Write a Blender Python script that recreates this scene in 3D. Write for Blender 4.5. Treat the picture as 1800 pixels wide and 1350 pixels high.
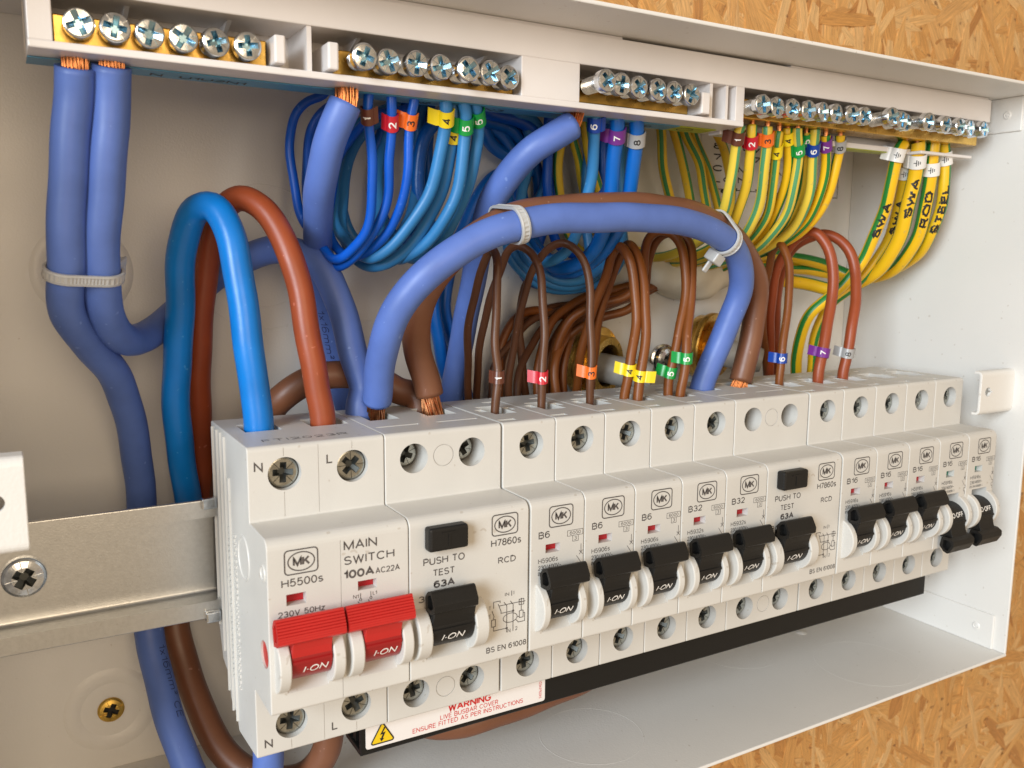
import bpy, bmesh, math, random
from mathutils import Vector, Matrix

# ------------------------------------------------------------------ scene, camera, light
for o in list(bpy.data.objects):
    bpy.data.objects.remove(o)
SC = bpy.context.scene
COL = SC.collection
S = 0.001                                    # everything below is written in millimetres
R = random.Random(7)

cam_d = bpy.data.cameras.new('camera')
cam = bpy.data.objects.new('camera', cam_d)
COL.objects.link(cam)
SC.camera = cam
cam_d.sensor_width = 36.0
cam_d.lens = 30.784
cam_d.clip_start = 0.005
cam_d.clip_end = 20.0
cam.location = (-0.049144, -0.213456, 0.046345)
cam.rotation_euler = (1.428943, -0.008641, -0.525332)
cam_d.dof.use_dof = True
cam_d.dof.focus_distance = 0.275
cam_d.dof.aperture_fstop = 30.0

w = bpy.data.worlds.new('World')
SC.world = w
w.use_nodes = True
wb = w.node_tree.nodes['Background']
wb.inputs[0].default_value = (0.95, 0.73, 0.50, 1)
wb.inputs[1].default_value = 0.52

def area(name, loc, target, size, power, color, sy=None):
    d = bpy.data.lights.new(name, 'AREA')
    d.energy = power
    d.color = color
    d.shape = 'RECTANGLE'
    d.size = size
    d.size_y = sy or size
    o = bpy.data.objects.new(name, d)
    COL.objects.link(o)
    o.location = loc
    v = Vector(target) - Vector(loc)
    o.rotation_euler = v.to_track_quat('-Z', 'Y').to_euler()
    return o

# daylight from a doorway on the left, and the warm glow of the room in front
area('doorway_daylight', (-1.20, -0.85, 0.42), (0.15, 0.02, 0.0), 0.6, 31.0, (0.82, 0.92, 1.0), 0.8)
area('room_light', (-0.15, -1.45, 0.28), (0.1, 0.05, 0.0), 0.7, 6.5, (1.0, 0.79, 0.55))

SC.view_settings.view_transform = 'Standard'
SC.view_settings.look = 'None'
SC.view_settings.exposure = 0.0
SC.view_settings.gamma = 1.0

SC.cycles.max_bounces = 8
SC.cycles.diffuse_bounces = 4
SC.cycles.glossy_bounces = 3
SC.cycles.transmission_bounces = 4
SC.cycles.caustics_reflective = False
SC.cycles.caustics_refractive = False

# ------------------------------------------------------------------ materials
MATS = {}

def nd(nt, kind, **kw):
    n = nt.nodes.new(kind)
    for k, v in kw.items():
        setattr(n, k, v)
    return n

def mat(name, col, rough=0.45, metal=0.0, var=0.0, vscale=60.0, bump=0.0, bscale=400.0, spec=0.5,
        col2=None, rvar=0.0, coat=0.0, trans=0.0, sss=0.0):
    if name in MATS:
        return MATS[name]
    m = bpy.data.materials.new(name)
    m.use_nodes = True
    nt = m.node_tree
    b = nt.nodes['Principled BSDF']
    b.inputs['Base Color'].default_value = (*col, 1)
    b.inputs['Roughness'].default_value = rough
    b.inputs['Metallic'].default_value = metal
    b.inputs['Specular IOR Level'].default_value = spec
    b.inputs['Coat Weight'].default_value = coat
    b.inputs['Transmission Weight'].default_value = trans
    if sss:
        b.inputs['Subsurface Weight'].default_value = sss
        b.inputs['Subsurface Radius'].default_value = (0.002, 0.0018, 0.0015)
    tc = nd(nt, 'ShaderNodeTexCoord')
    if var or col2:
        n = nd(nt, 'ShaderNodeTexNoise')
        n.inputs['Scale'].default_value = vscale
        n.inputs['Detail'].default_value = 3.0
        nt.links.new(tc.outputs['Object'], n.inputs['Vector'])
        r = nd(nt, 'ShaderNodeValToRGB')
        c2 = col2 or tuple(max(0, c * (1 - var)) for c in col)
        r.color_ramp.elements[0].position = 0.3
        r.color_ramp.elements[0].color = (*c2, 1)
        r.color_ramp.elements[1].position = 0.65
        r.color_ramp.elements[1].color = (*col, 1)
        nt.links.new(n.outputs['Fac'], r.inputs['Fac'])
        nt.links.new(r.outputs['Color'], b.inputs['Base Color'])
    if rvar:
        n = nd(nt, 'ShaderNodeTexNoise')
        n.inputs['Scale'].default_value = vscale * 3
        n.inputs['Detail'].default_value = 1.0
        nt.links.new(tc.outputs['Object'], n.inputs['Vector'])
        mr = nd(nt, 'ShaderNodeMapRange')
        mr.inputs['To Min'].default_value = max(0.02, rough - rvar)
        mr.inputs['To Max'].default_value = min(1, rough + rvar)
        nt.links.new(n.outputs['Fac'], mr.inputs['Value'])
        nt.links.new(mr.outputs['Result'], b.inputs['Roughness'])
    if bump:
        n = nd(nt, 'ShaderNodeTexNoise')
        n.inputs['Scale'].default_value = bscale
        n.inputs['Detail'].default_value = 1.0
        nt.links.new(tc.outputs['Object'], n.inputs['Vector'])
        bp = nd(nt, 'ShaderNodeBump')
        bp.inputs['Strength'].default_value = bump
        bp.inputs['Distance'].default_value = 0.0002
        nt.links.new(n.outputs['Fac'], bp.inputs['Height'])
        nt.links.new(bp.outputs['Normal'], b.inputs['Normal'])
    MATS[name] = m
    return m

def specks(m, col, scale, thresh, amount=0.8):
    """small separate specks of dirt or grit over a material"""
    nt = m.node_tree
    b = nt.nodes['Principled BSDF']
    tc = nd(nt, 'ShaderNodeTexCoord')
    v = nd(nt, 'ShaderNodeTexNoise')
    v.inputs['Scale'].default_value = scale
    v.inputs['Detail'].default_value = 1.0
    nt.links.new(tc.outputs['Object'], v.inputs['Vector'])
    r = nd(nt, 'ShaderNodeMapRange')
    r.inputs['From Min'].default_value = thresh
    r.inputs['From Max'].default_value = thresh + 0.03
    r.inputs['To Max'].default_value = amount
    nt.links.new(v.outputs['Fac'], r.inputs['Value'])
    mx = nd(nt, 'ShaderNodeMix', data_type='RGBA')
    nt.links.new(r.outputs['Result'], mx.inputs['Factor'])
    src = b.inputs['Base Color']
    if src.links:
        nt.links.new(src.links[0].from_socket, mx.inputs['A'])
    else:
        mx.inputs['A'].default_value = src.default_value
    mx.inputs['B'].default_value = (*col, 1)
    nt.links.new(mx.outputs['Result'], src)
    return m

CREAM = specks(mat('cream_plastic', (0.65, 0.632, 0.595), 0.42, var=0.09, vscale=35, bump=0.12, bscale=2500, rvar=0.06), (0.35, 0.28, 0.2), 420, 0.735, 0.35)
WHITE = specks(mat('white_powder_coat', (0.78, 0.765, 0.735), 0.38, var=0.06, vscale=14, bump=0.25, bscale=1500, rvar=0.10), (0.4, 0.33, 0.26), 420, 0.75, 0.35)
CARR = mat('white_carrier_plastic', (0.80, 0.755, 0.73), 0.33, var=0.05, vscale=50, bump=0.08, bscale=1800)
BLACK = mat('black_plastic', (0.010, 0.0095, 0.009), 0.42, bump=0.3, bscale=3000, rvar=0.1, spec=0.35)
BLACKC = mat('black_cover_plastic', (0.009, 0.0085, 0.008), 0.4, bump=0.15, bscale=1500, rvar=0.08, spec=0.3)
RED = mat('red_plastic', (0.52, 0.020, 0.017), 0.40, var=0.08, vscale=120, bump=0.1, bscale=2000)
DRED = mat('dark_red_plastic', (0.30, 0.010, 0.011), 0.33, var=0.08, vscale=120)
FLAGR = mat('red_flag', (0.42, 0.006, 0.012), 0.4)
FLAGG = mat('green_flag', (0.01, 0.16, 0.10), 0.4)
INK = mat('dark_grey_ink', (0.085, 0.075, 0.072), 0.55)
WINK = mat('white_ink', (0.85, 0.83, 0.8), 0.5)
BINK = mat('black_ink', (0.012, 0.011, 0.012), 0.5)
RINK = mat('red_ink', (0.62, 0.03, 0.03), 0.5)
BRASS = mat('brass', (0.80, 0.50, 0.13), 0.30, 1.0, var=0.3, vscale=160, bump=0.15, bscale=900, rvar=0.12)
YZINC = mat('yellow_zinc', (0.80, 0.52, 0.12), 0.34, 1.0, var=0.25, vscale=300)
ZINC = mat('zinc_plate', (0.80, 0.83, 0.86), 0.2, 1.0, var=0.35, vscale=500, rvar=0.1)
ZINC_REFL = mat('zinc_blue_reflection', (0.34, 0.52, 0.62), 0.25, 1.0)  # blue reflection in the screw recesses, painted into the metal colour
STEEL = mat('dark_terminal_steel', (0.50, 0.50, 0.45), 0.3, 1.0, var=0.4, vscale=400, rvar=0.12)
RECESS_SHADE = mat('recess_shade', (0.09, 0.095, 0.09), 0.45, 0.8)  # darker metal tone, paints the shade inside screw recesses
GALV = specks(mat('galvanised_steel', (0.62, 0.63, 0.63), 0.33, 1.0, var=0.08, vscale=900, bump=0.12, bscale=2200, rvar=0.06), (0.40, 0.38, 0.35), 1100, 0.72, 0.25)
COPPER = mat('bare_copper', (0.80, 0.33, 0.14), 0.34, 1.0, var=0.35, vscale=900)
TIE = mat('clear_white_nylon', (0.86, 0.86, 0.85), 0.28, trans=0.45, spec=0.5)
SLAB = mat('white_label', (0.80, 0.765, 0.75), 0.35)
BLUEL = mat('blue_label', (0.075, 0.30, 0.47), 0.4, var=0.06, vscale=90)
YGL = mat('yellow_green_label', (0.42, 0.48, 0.01), 0.4)
YEL = mat('warning_yellow', (0.80, 0.55, 0.01), 0.4)
FOAM = mat('cream_foam', (0.86, 0.80, 0.66), 0.7, var=0.15, vscale=80, bump=0.6, bscale=220)
HOLE_SHADE = mat('hole_shade', (0.02, 0.018, 0.015), 0.8)  # near-black, paints the shade inside openings and the fixing screw's cross
SHEATH = mat('grey_cable_sheath', (0.42, 0.41, 0.39), 0.5, var=0.25, vscale=180)

def cable_mat(name, col, rough=0.42, dust=0.4):
    m = mat(name, col, rough, var=0.16, vscale=90, bump=0.10, bscale=700, rvar=0.07)
    return specks(m, tuple(min(0.8, c * 1.6 + 0.12) for c in col), 520, 0.752, dust)

PERI = cable_mat('periwinkle_insulation', (0.105, 0.185, 0.53), 0.46)
SKYB = cable_mat('bright_blue_insulation', (0.002, 0.20, 0.66), 0.34)
ROYAL = cable_mat('royal_blue_insulation', (0.002, 0.10, 0.58), 0.34)
LIGHTB = cable_mat('mid_blue_insulation', (0.035, 0.22, 0.52), 0.42)
DEEPB = cable_mat('deep_blue_insulation', (0.002, 0.13, 0.52), 0.34)
RUST = cable_mat('rust_brown_insulation', (0.33, 0.065, 0.020), 0.40)
DBRN = cable_mat('dark_brown_insulation', (0.115, 0.042, 0.017), 0.42)
MBRN = cable_mat('brown_insulation', (0.215, 0.062, 0.010), 0.42)
TBRN = cable_mat('dull_brown_insulation', (0.20, 0.078, 0.038), 0.42)

def stripe_mat():
    m = mat('green_yellow_insulation', (0.84, 0.52, 0.008), 0.38)
    nt = m.node_tree
    b = nt.nodes['Principled BSDF']
    uv = nd(nt, 'ShaderNodeUVMap')
    sx = nd(nt, 'ShaderNodeSeparateXYZ')
    nt.links.new(uv.outputs['UV'], sx.inputs['Vector'])
    tw = nd(nt, 'ShaderNodeMath', operation='MULTIPLY')
    tw.inputs[1].default_value = 2.0
    nt.links.new(sx.outputs['X'], tw.inputs[0])
    fr = nd(nt, 'ShaderNodeMath', operation='FRACT')
    nt.links.new(tw.outputs[0], fr.inputs[0])
    lt = nd(nt, 'ShaderNodeMath', operation='LESS_THAN')
    bd = nd(nt, 'ShaderNodeAttribute', attribute_name='band', attribute_type='OBJECT')
    nt.links.new(bd.outputs['Fac'], lt.inputs[1])
    nt.links.new(fr.outputs[0], lt.inputs[0])
    at = nd(nt, 'ShaderNodeAttribute', attribute_name='tone', attribute_type='OBJECT')
    gm = nd(nt, 'ShaderNodeMix', data_type='RGBA')
    gm.inputs['A'].default_value = (0.012, 0.20, 0.022, 1)
    gm.inputs['B'].default_value = (0.10, 0.33, 0.16, 1)
    ym = nd(nt, 'ShaderNodeMix', data_type='RGBA')
    ym.inputs['A'].default_value = (0.84, 0.49, 0.004, 1)
    ym.inputs['B'].default_value = (0.80, 0.60, 0.07, 1)
    nt.links.new(at.outputs['Fac'], gm.inputs['Factor'])
    nt.links.new(at.outputs['Fac'], ym.inputs['Factor'])
    mx = nd(nt, 'ShaderNodeMix', data_type='RGBA')
    nt.links.new(lt.outputs[0], mx.inputs['Factor'])
    nt.links.new(ym.outputs['Result'], mx.inputs['A'])
    nt.links.new(gm.outputs['Result'], mx.inputs['B'])
    nt.links.new(mx.outputs['Result'], b.inputs['Base Color'])
    return specks(m, (0.45, 0.36, 0.12), 450, 0.72, 0.4)

GY = stripe_mat()
MARKC = {
    'brown': mat('marker_brown', (0.12, 0.035, 0.018), 0.3), 'red': mat('marker_red', (0.55, 0.012, 0.03), 0.3),
    'orange': mat('marker_orange', (0.85, 0.16, 0.015), 0.3), 'yellow': mat('marker_yellow', (0.83, 0.62, 0.01), 0.3),
    'green': mat('marker_green', (0.005, 0.30, 0.05), 0.3), 'blue': mat('marker_blue', (0.004, 0.05, 0.33), 0.3),
    'violet': mat('marker_violet', (0.17, 0.028, 0.25), 0.3), 'grey': mat('marker_grey', (0.36, 0.36, 0.36), 0.3),
    'white': mat('marker_white', (0.80, 0.78, 0.75), 0.35)}

# ------------------------------------------------------------------ helpers
ORG = {}

def link(name, data, parent=None, loc=None):
    o = bpy.data.objects.new(name, data)
    COL.objects.link(o)
    if parent is not None:
        o.parent = parent
    if loc is not None:
        o.location = tuple(c * S for c in loc)
    return o

def tag(o, label=None, cat=None, group=None, kind=None):
    if label: o['label'] = label
    if cat: o['category'] = cat
    if group: o['group'] = group
    if kind: o['kind'] = kind
    return o

def root(name, loc, label, cat, group=None):
    o = link(name, None, None, loc)
    o.empty_display_size = 0.01
    ORG[o.name] = Vector(loc)
    return tag(o, label, cat, group)

class MB:
    """collects geometry in millimetres (world or local), builds one mesh"""
    def __init__(s):
        s.v = []; s.f = []; s.mi = []; s.uv = None
    def add(s, vs, fs, mi=0):
        n = len(s.v)
        s.v += [tuple(p) for p in vs]
        s.f += [tuple(i + n for i in f) for f in fs]
        s.mi += [mi] * len(fs)
        return s
    def box(s, x0, x1, y0, y1, z0, z1, bev=0.0, mi=0):
        if bev <= 0:
            v = [(x, y, z) for x in (x0, x1) for y in (y0, y1) for z in (z0, z1)]
            f = [(0, 1, 3, 2), (4, 6, 7, 5), (0, 4, 5, 1), (2, 3, 7, 6), (0, 2, 6, 4), (1, 5, 7, 3)]
            return s.add(v, f, mi)
        bm = bmesh.new()
        bmesh.ops.create_cube(bm, size=1)
        for q in bm.verts:
            q.co = ((x0 + x1) / 2 + q.co.x * (x1 - x0), (y0 + y1) / 2 + q.co.y * (y1 - y0), (z0 + z1) / 2 + q.co.z * (z1 - z0))
        bmesh.ops.bevel(bm, geom=bm.edges[:], offset=bev, segments=2, affect='EDGES', profile=0.5)
        s.bm(bm, mi)
        return s
    def bm(s, bm, mi=0):
        bm.verts.index_update()
        s.add([q.co[:] for q in bm.verts], [[q.index for q in f.verts] for f in bm.faces], mi)
        bm.free()
        return s
    def prism(s, prof, x0, x1, bev=0.0, mi=0, seg=2):
        """prof: list of (y,z); extruded along x"""
        bm = bmesh.new()
        a = [bm.verts.new((x0, y, z)) for y, z in prof]
        b = [bm.verts.new((x1, y, z)) for y, z in prof]
        n = len(prof)
        fa = bm.faces.new(a); fb = bm.faces.new(b[::-1])
        for i in range(n):
            bm.faces.new((a[i], b[i], b[(i + 1) % n], a[(i + 1) % n]))
        bmesh.ops.recalc_face_normals(bm, faces=bm.faces[:])
        if bev:
            es = list(fa.edges) + list(fb.edges)
            bmesh.ops.bevel(bm, geom=es, offset=bev, segments=seg, affect='EDGES', profile=0.5, clamp_overlap=True)
        return s.bm(bm, mi)
    def cyl(s, c, axis, r, h, n=32, r2=None, mi=0, cap=True):
        """cylinder from c along unit axis for length h"""
        c = Vector(c); a = Vector(axis).normalized()
        u = a.orthogonal().normalized(); w_ = a.cross(u)
        r2 = r if r2 is None else r2
        v = []
        for rr, hh in ((r, 0), (r2, h)):
            for i in range(n):
                t = 2 * math.pi * i / n
                v.append(c + a * hh + (u * math.cos(t) + w_ * math.sin(t)) * rr)
        f = [(i, (i + 1) % n, n + (i + 1) % n, n + i) for i in range(n)]
        if cap:
            f += [tuple(range(n))[::-1], tuple(range(n, 2 * n))]
        return s.add(v, f, mi)
    def lathe(s, c, axis, prof, n=32, mi=0):
        """prof: list of (radius, height) along axis, closed at both ends if radius 0"""
        c = Vector(c); a = Vector(axis).normalized()
        u = a.orthogonal().normalized(); w_ = a.cross(u)
        v = []; f = []
        for rr, hh in prof:
            for i in range(n):
                t = 2 * math.pi * i / n
                v.append(c + a * hh + (u * math.cos(t) + w_ * math.sin(t)) * max(rr, 1e-4))
        for k in range(len(prof) - 1):
            for i in range(n):
                j = (i + 1) % n
                f.append((k * n + i, k * n + j, (k + 1) * n + j, (k + 1) * n + i))
        return s.add(v, f, mi)
    def mesh(s, name, mats, smooth=False, org=None, angle=35):
        me = bpy.data.meshes.new(name)
        o = org or Vector((0, 0, 0))
        me.from_pydata([((x - o[0]) * S, (y - o[1]) * S, (z - o[2]) * S) for x, y, z in s.v], [], s.f)
        for m in (mats if isinstance(mats, (list, tuple)) else [mats]):
            me.materials.append(m)
        me.polygons.foreach_set('material_index', s.mi)
        bm = bmesh.new(); bm.from_mesh(me)
        bmesh.ops.remove_doubles(bm, verts=bm.verts[:], dist=2.5e-7)
        bmesh.ops.recalc_face_normals(bm, faces=bm.faces[:])
        bm.to_mesh(me); bm.free()
        if smooth:
            me.polygons.foreach_set('use_smooth', [True] * len(me.polygons))
            me.set_sharp_from_angle(angle=math.radians(angle))
        me.update()
        return me
    def build(s, name, mats, parent=None, smooth=False, loc=None, angle=35):
        """world-mm geometry -> object (local to parent origin, or to loc)"""
        if parent is not None:
            return link(name, s.mesh(name, mats, smooth, ORG.get(parent.name), angle), parent)
        o = Vector(loc) if loc else Vector(s.v[0])
        ob = link(name, s.mesh(name, mats, smooth, o, angle), None, o)
        ORG[ob.name] = o
        return ob

def fillet(pts, n=5):
    """pts: (y,z,radius) -> polygon with rounded corners"""
    out = []
    m = len(pts)
    for i in range(m):
        p = Vector(pts[i][:2]); r = pts[i][2]
        if r <= 0:
            out.append((p.x, p.y)); continue
        a = (Vector(pts[i - 1][:2]) - p).normalized(); b = (Vector(pts[(i + 1) % m][:2]) - p).normalized()
        ang = a.angle(b)
        d = r / math.tan(ang / 2)
        c = p + (a + b).normalized() * (r / math.sin(ang / 2))
        s0 = p + a * d - c; s1 = p + b * d - c
        t0 = math.atan2(s0.y, s0.x); t1 = math.atan2(s1.y, s1.x)
        dt = (t1 - t0 + math.pi) % (2 * math.pi) - math.pi
        for k in range(n + 1):
            t = t0 + dt * k / n
            out.append((c.x + math.cos(t) * r, c.y + math.sin(t) * r))
    return out

def boolean(me, cut, name):
    """me minus cut (both mesh data in the same space) -> new mesh"""
    a = bpy.data.objects.new('tmp_a', me); b = bpy.data.objects.new('tmp_b', cut)
    COL.objects.link(a); COL.objects.link(b)
    md = a.modifiers.new('b', 'BOOLEAN')
    md.object = b; md.operation = 'DIFFERENCE'; md.solver = 'EXACT'; md.use_self = True
    dg = bpy.context.evaluated_depsgraph_get(); dg.update()
    r = bpy.data.meshes.new_from_object(a.evaluated_get(dg))
    r.name = name
    bpy.data.objects.remove(a); bpy.data.objects.remove(b)
    return r

# --- lettering: a plain sans drawn as strokes --------------------------------
def _arc(cx, cy, rx, ry, a0, a1, n=12):
    return [(cx + rx * math.cos(math.radians(a0 + (a1 - a0) * i / n)), cy + ry * math.sin(math.radians(a0 + (a1 - a0) * i / n))) for i in range(n + 1)]
def _el(cx, cy, rx, ry, n=22):
    return _arc(cx, cy, rx, ry, 90, 450, n)
_S = _arc(.30, .745, .27, .255, 25, 235, 12) + [(.32, .5)] + _arc(.30, .255, .30, .255, 60, -155, 12)
FONT = {
    'A': (.70, [[(0, 0), (.35, 1), (.70, 0)], [(.12, .32), (.58, .32)]]),
    'B': (.62, [[(.36, .53), (0, .53), (0, 1), (.34, 1)] + _arc(.34, .765, .23, .235, 90, -90, 8), [(0, .53), (0, 0), (.36, 0)] + _arc(.36, .265, .26, .265, -90, 90, 8)]),
    'C': (.70, [_arc(.37, .5, .37, .5, 42, 318, 18)]),
    'D': (.66, [[(.26, 0), (0, 0), (0, 1), (.26, 1)] + _arc(.26, .5, .40, .5, 90, -90, 12)]),
    'E': (.54, [[(.54, 1), (0, 1), (0, 0), (.54, 0)], [(.06, .53), (.48, .53)]]),
    'F': (.50, [[(.50, 1), (0, 1), (0, 0)], [(.06, .53), (.44, .53)]]),
    'G': (.74, [_arc(.37, .5, .37, .5, 42, 330, 18) + [(.70, .46), (.42, .46)]]),
    'H': (.66, [[(0, 0), (0, 1)], [(.66, 0), (.66, 1)], [(.06, .53), (.60, .53)]]),
    'I': (.0, [[(0, 0), (0, 1)]]),
    'K': (.64, [[(0, 0), (0, 1)], [(.60, 1), (.03, .40)], [(.24, .60), (.64, 0)]]),
    'J': (.4, [[(.4, 1), (.4, .25)] + _arc(.2, .25, .2, .25, 0, -170, 8)]),
    'L': (.50, [[(0, 1), (0, 0), (.50, 0)]]),
    'M': (.78, [[(0, 0), (0, 1), (.39, .04), (.78, 1), (.78, 0)]]),
    'N': (.66, [[(0, 0), (0, 1), (.66, 0), (.66, 1)]]),
    'O': (.76, [_el(.38, .5, .38, .5)]),
    'P': (.58, [[(0, 0), (0, 1), (.34, 1)] + _arc(.34, .735, .25, .265, 90, -90, 8) + [(.06, .47)]]),
    'R': (.62, [[(0, 0), (0, 1), (.34, 1)] + _arc(.34, .745, .25, .255, 90, -90, 8) + [(.06, .49)], [(.34, .43), (.62, 0)]]),
    'S': (.60, [_S]),
    'T': (.60, [[(0, 1), (.60, 1)], [(.30, 0), (.30, .94)]]),
    'U': (.64, [[(0, 1), (0, .32)] + _arc(.32, .32, .32, .32, 180, 360, 10) + [(.64, 1)]]),
    'V': (.64, [[(0, 1), (.32, 0), (.64, 1)]]),
    'W': (.92, [[(0, 1), (.23, 0), (.46, .96), (.69, 0), (.92, 1)]]),
    'X': (.62, [[(0, 0), (.62, 1)], [(0, 1), (.62, 0)]]),
    'Z': (.58, [[(0, 1), (.58, 1), (0, 0), (.58, 0)]]),
    '0': (.54, [_el(.27, .5, .27, .5)]),
    '1': (.26, [[(0, .74), (.20, .80), (.26, 1), (.26, 0)]]),
    '2': (.54, [_arc(.27, .71, .26, .29, 168, -38, 12) + [(0, 0), (.54, 0)]]),
    '3': (.54, [_arc(.27, .75, .24, .25, 160, -80, 10) + _arc(.26, .265, .28, .265, 78, -160, 10)]),
    '4': (.58, [[(.43, 0), (.43, 1), (0, .29), (.58, .29)]]),
    '5': (.54, [[(.50, 1), (.10, 1), (.05, .50)] + _arc(.26, .325, .28, .325, 125, -152, 12)]),
    '6': (.54, [_arc(.31, .60, .31, .40, 48, 180, 12) + [(0, .45)] + _arc(.27, .32, .27, .32, 180, 540, 22)]),
    '7': (.52, [[(0, 1), (.52, 1), (.18, 0)]]),
    '8': (.54, [_el(.27, .76, .23, .24), _el(.27, .265, .27, .265)]),
    '9': (.54, [_arc(.23, .40, .31, .40, 228, 360, 12) + [(.54, .55)] + _arc(.27, .68, .27, .32, 0, 360, 22)]),
    's': (.42, [[(x * .72, y * .72) for x, y in _S]]),
    'm': (.80, [[(0, 0), (0, .70)], [(0, .5)] + _arc(.2, .5, .2, .2, 180, 0, 8) + [(.4, 0)], [(.4, .5)] + _arc(.6, .5, .2, .2, 180, 0, 8) + [(.8, 0)]]),
    'x': (.46, [[(0, 0), (.46, .7)], [(0, .7), (.46, 0)]]),
    'z': (.42, [[(0, .70), (.42, .70), (0, 0), (.42, 0)]]),
    'r': (.30, [[(0, 0), (0, .70)], [(0, .45)] + _arc(.24, .45, .24, .25, 180, 80, 6)]),
    'e': (.50, [[(.02, .36), (.50, .36)] + _arc(.25, .35, .25, .35, 0, 315, 16)]),
    'f': (.30, [[(.12, 0), (.12, .8)] + _arc(.30, .8, .18, .2, 180, 90, 5), [(0, .66), (.30, .66)]]),
    'b': (.50, [[(0, 0), (0, 1)], _el(.26, .35, .25, .35)]),
    'y': (.46, [[(0, .70), (.24, 0)], [(.46, .70), (.16, -.24)]]),
    '-': (.34, [[(0, .40), (.34, .40)]]), '/': (.36, [[(0, -.04), (.36, 1.04)]]), '~': (.44, [[(0, .40), (.12, .50), (.30, .36), (.44, .46)]]),
    '·': (.10, [[(0, .45), (.12, .45)]]), '.': (.08, [[(0, .02), (.1, .02)]]), '<': (.44, [[(.44, .8), (0, .45), (.44, .1)]]), '>': (.44, [[(0, .8), (.44, .45), (0, .1)]]),
    '²': (.30, [[(x * .55, .55 + y * .45) for x, y in _arc(.27, .71, .26, .29, 168, -38, 8) + [(0, 0), (.54, 0)]]]), ' ': (.22, []),
}
def ribbon(P, wd):
    P = [Vector(q) for q in P]
    n = len(P); L = []; Rr = []
    closed = (P[0] - P[-1]).length < 1e-6
    for i in range(n):
        if closed and i in (0, n - 1):
            d0 = (P[-1] - P[-2]).normalized(); d1 = (P[1] - P[0]).normalized()
        else:
            d1 = (P[min(i + 1, n - 1)] - P[min(i, n - 2)]).normalized(); d0 = (P[max(i, 1)] - P[max(i - 1, 0)]).normalized()
        t = d0 + d1
        t = t.normalized() if t.length > 1e-6 else d1
        nn = Vector((-t.y, t.x))
        k = 1 / max(0.45, nn.dot(Vector((-d1.y, d1.x))))
        L.append(P[i] + nn * wd / 2 * k); Rr.append(P[i] - nn * wd / 2 * k)
    return [tuple(q) for q in L + Rr], [(i, i + 1, n + i + 1, n + i) for i in range(n - 1)]
def strokes(body, W_, H_, sw=0.13, shear=0.0, jit=0.0, rnd=None):
    """list of (verts2d, faces), lettering filling W_ x H_ (cap height)"""
    x = 0.0; lines = []
    for ch in body:
        wd, pl = FONT[ch]
        for q in pl:
            lines.append([(x + a + shear * b, b) for a, b in q])
        x += wd + 0.24
    tot = max(x - 0.24, 0.2)
    hs = H_ * sw
    sx = (W_ - hs) / tot; sy = H_ - hs
    out = []
    for q0 in lines:
        q = []
        for (a, b), (c, d) in zip(q0[:-1], q0[1:]):
            k = max(1, int(math.hypot(c - a, d - b) / 0.16))
            q += [(a + (c - a) * i / k, b + (d - b) * i / k) for i in range(k)]
        q.append(q0[-1])
        P = [(hs / 2 + a * sx, hs / 2 + b * sy) for a, b in q]
        if jit and rnd:
            P = [(a + rnd.uniform(-jit, jit), b + rnd.uniform(-jit, jit)) for a, b in P]
        out.append(ribbon(P, hs))
    return out

class Print(MB):
    """flat ink on a plane given by mapping (u,v,lift)->(x,y,z)"""
    def __init__(s, fn):
        super().__init__(); s.fn = fn
    def text(s, body, u0, u1, v0, h, bold=0.0, shear=0.0, mi=0):
        for j, (v, f) in enumerate(strokes(body, u1 - u0, h, (0.15 if h > 1.45 else 0.125) + bold * 2.6, shear)):
            s.add([s.fn(u0 + a, v0 + b, 0.004 * (j % 3)) for a, b in v], f, mi)
    def line(s, pts, wd=0.2, closed=False, mi=0):
        P = [Vector(q) for q in pts]
        n = len(P)
        segs = range(n if closed else n - 1)
        L = []; Rr = []
        for i in range(n):
            if closed:
                d0 = (P[i] - P[i - 1]).normalized(); d1 = (P[(i + 1) % n] - P[i]).normalized()
            else:
                d1 = (P[min(i + 1, n - 1)] - P[min(i, n - 2)]).normalized(); d0 = (P[max(i, 1)] - P[max(i - 1, 0)]).normalized()
            t = (d0 + d1)
            t = t.normalized() if t.length > 1e-6 else d1
            nn = Vector((-t.y, t.x))
            k = 1 / max(0.5, nn.dot(Vector((-d1.y, d1.x))))
            L.append(P[i] + nn * wd / 2 * k); Rr.append(P[i] - nn * wd / 2 * k)
        s.k = getattr(s, 'k', 0) + 1
        h = 0.003 * (s.k % 5)
        v = [s.fn(q.x, q.y, h) for q in L] + [s.fn(q.x, q.y, h) for q in Rr]
        s.add(v, [(i, (i + 1) % n, n + (i + 1) % n, n + i) for i in segs], mi)
    def dot(s, u, v, r, n=12, mi=0):
        s.add([s.fn(u + r * math.cos(2 * math.pi * i / n), v + r * math.sin(2 * math.pi * i / n), 0.02) for i in range(n)], [tuple(range(n))], mi)
    def ell(s, u, v, a, b, wd, n=40):
        s.line([(u + a * math.cos(2 * math.pi * i / n), v + b * math.sin(2 * math.pi * i / n)) for i in range(n)], wd, True)
    def rrect(s, u0, u1, v0, v1, r, wd):
        s.line(fillet([(u0, v0, r), (u1, v0, r), (u1, v1, r), (u0, v1, r)], 4), wd, True)

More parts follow.
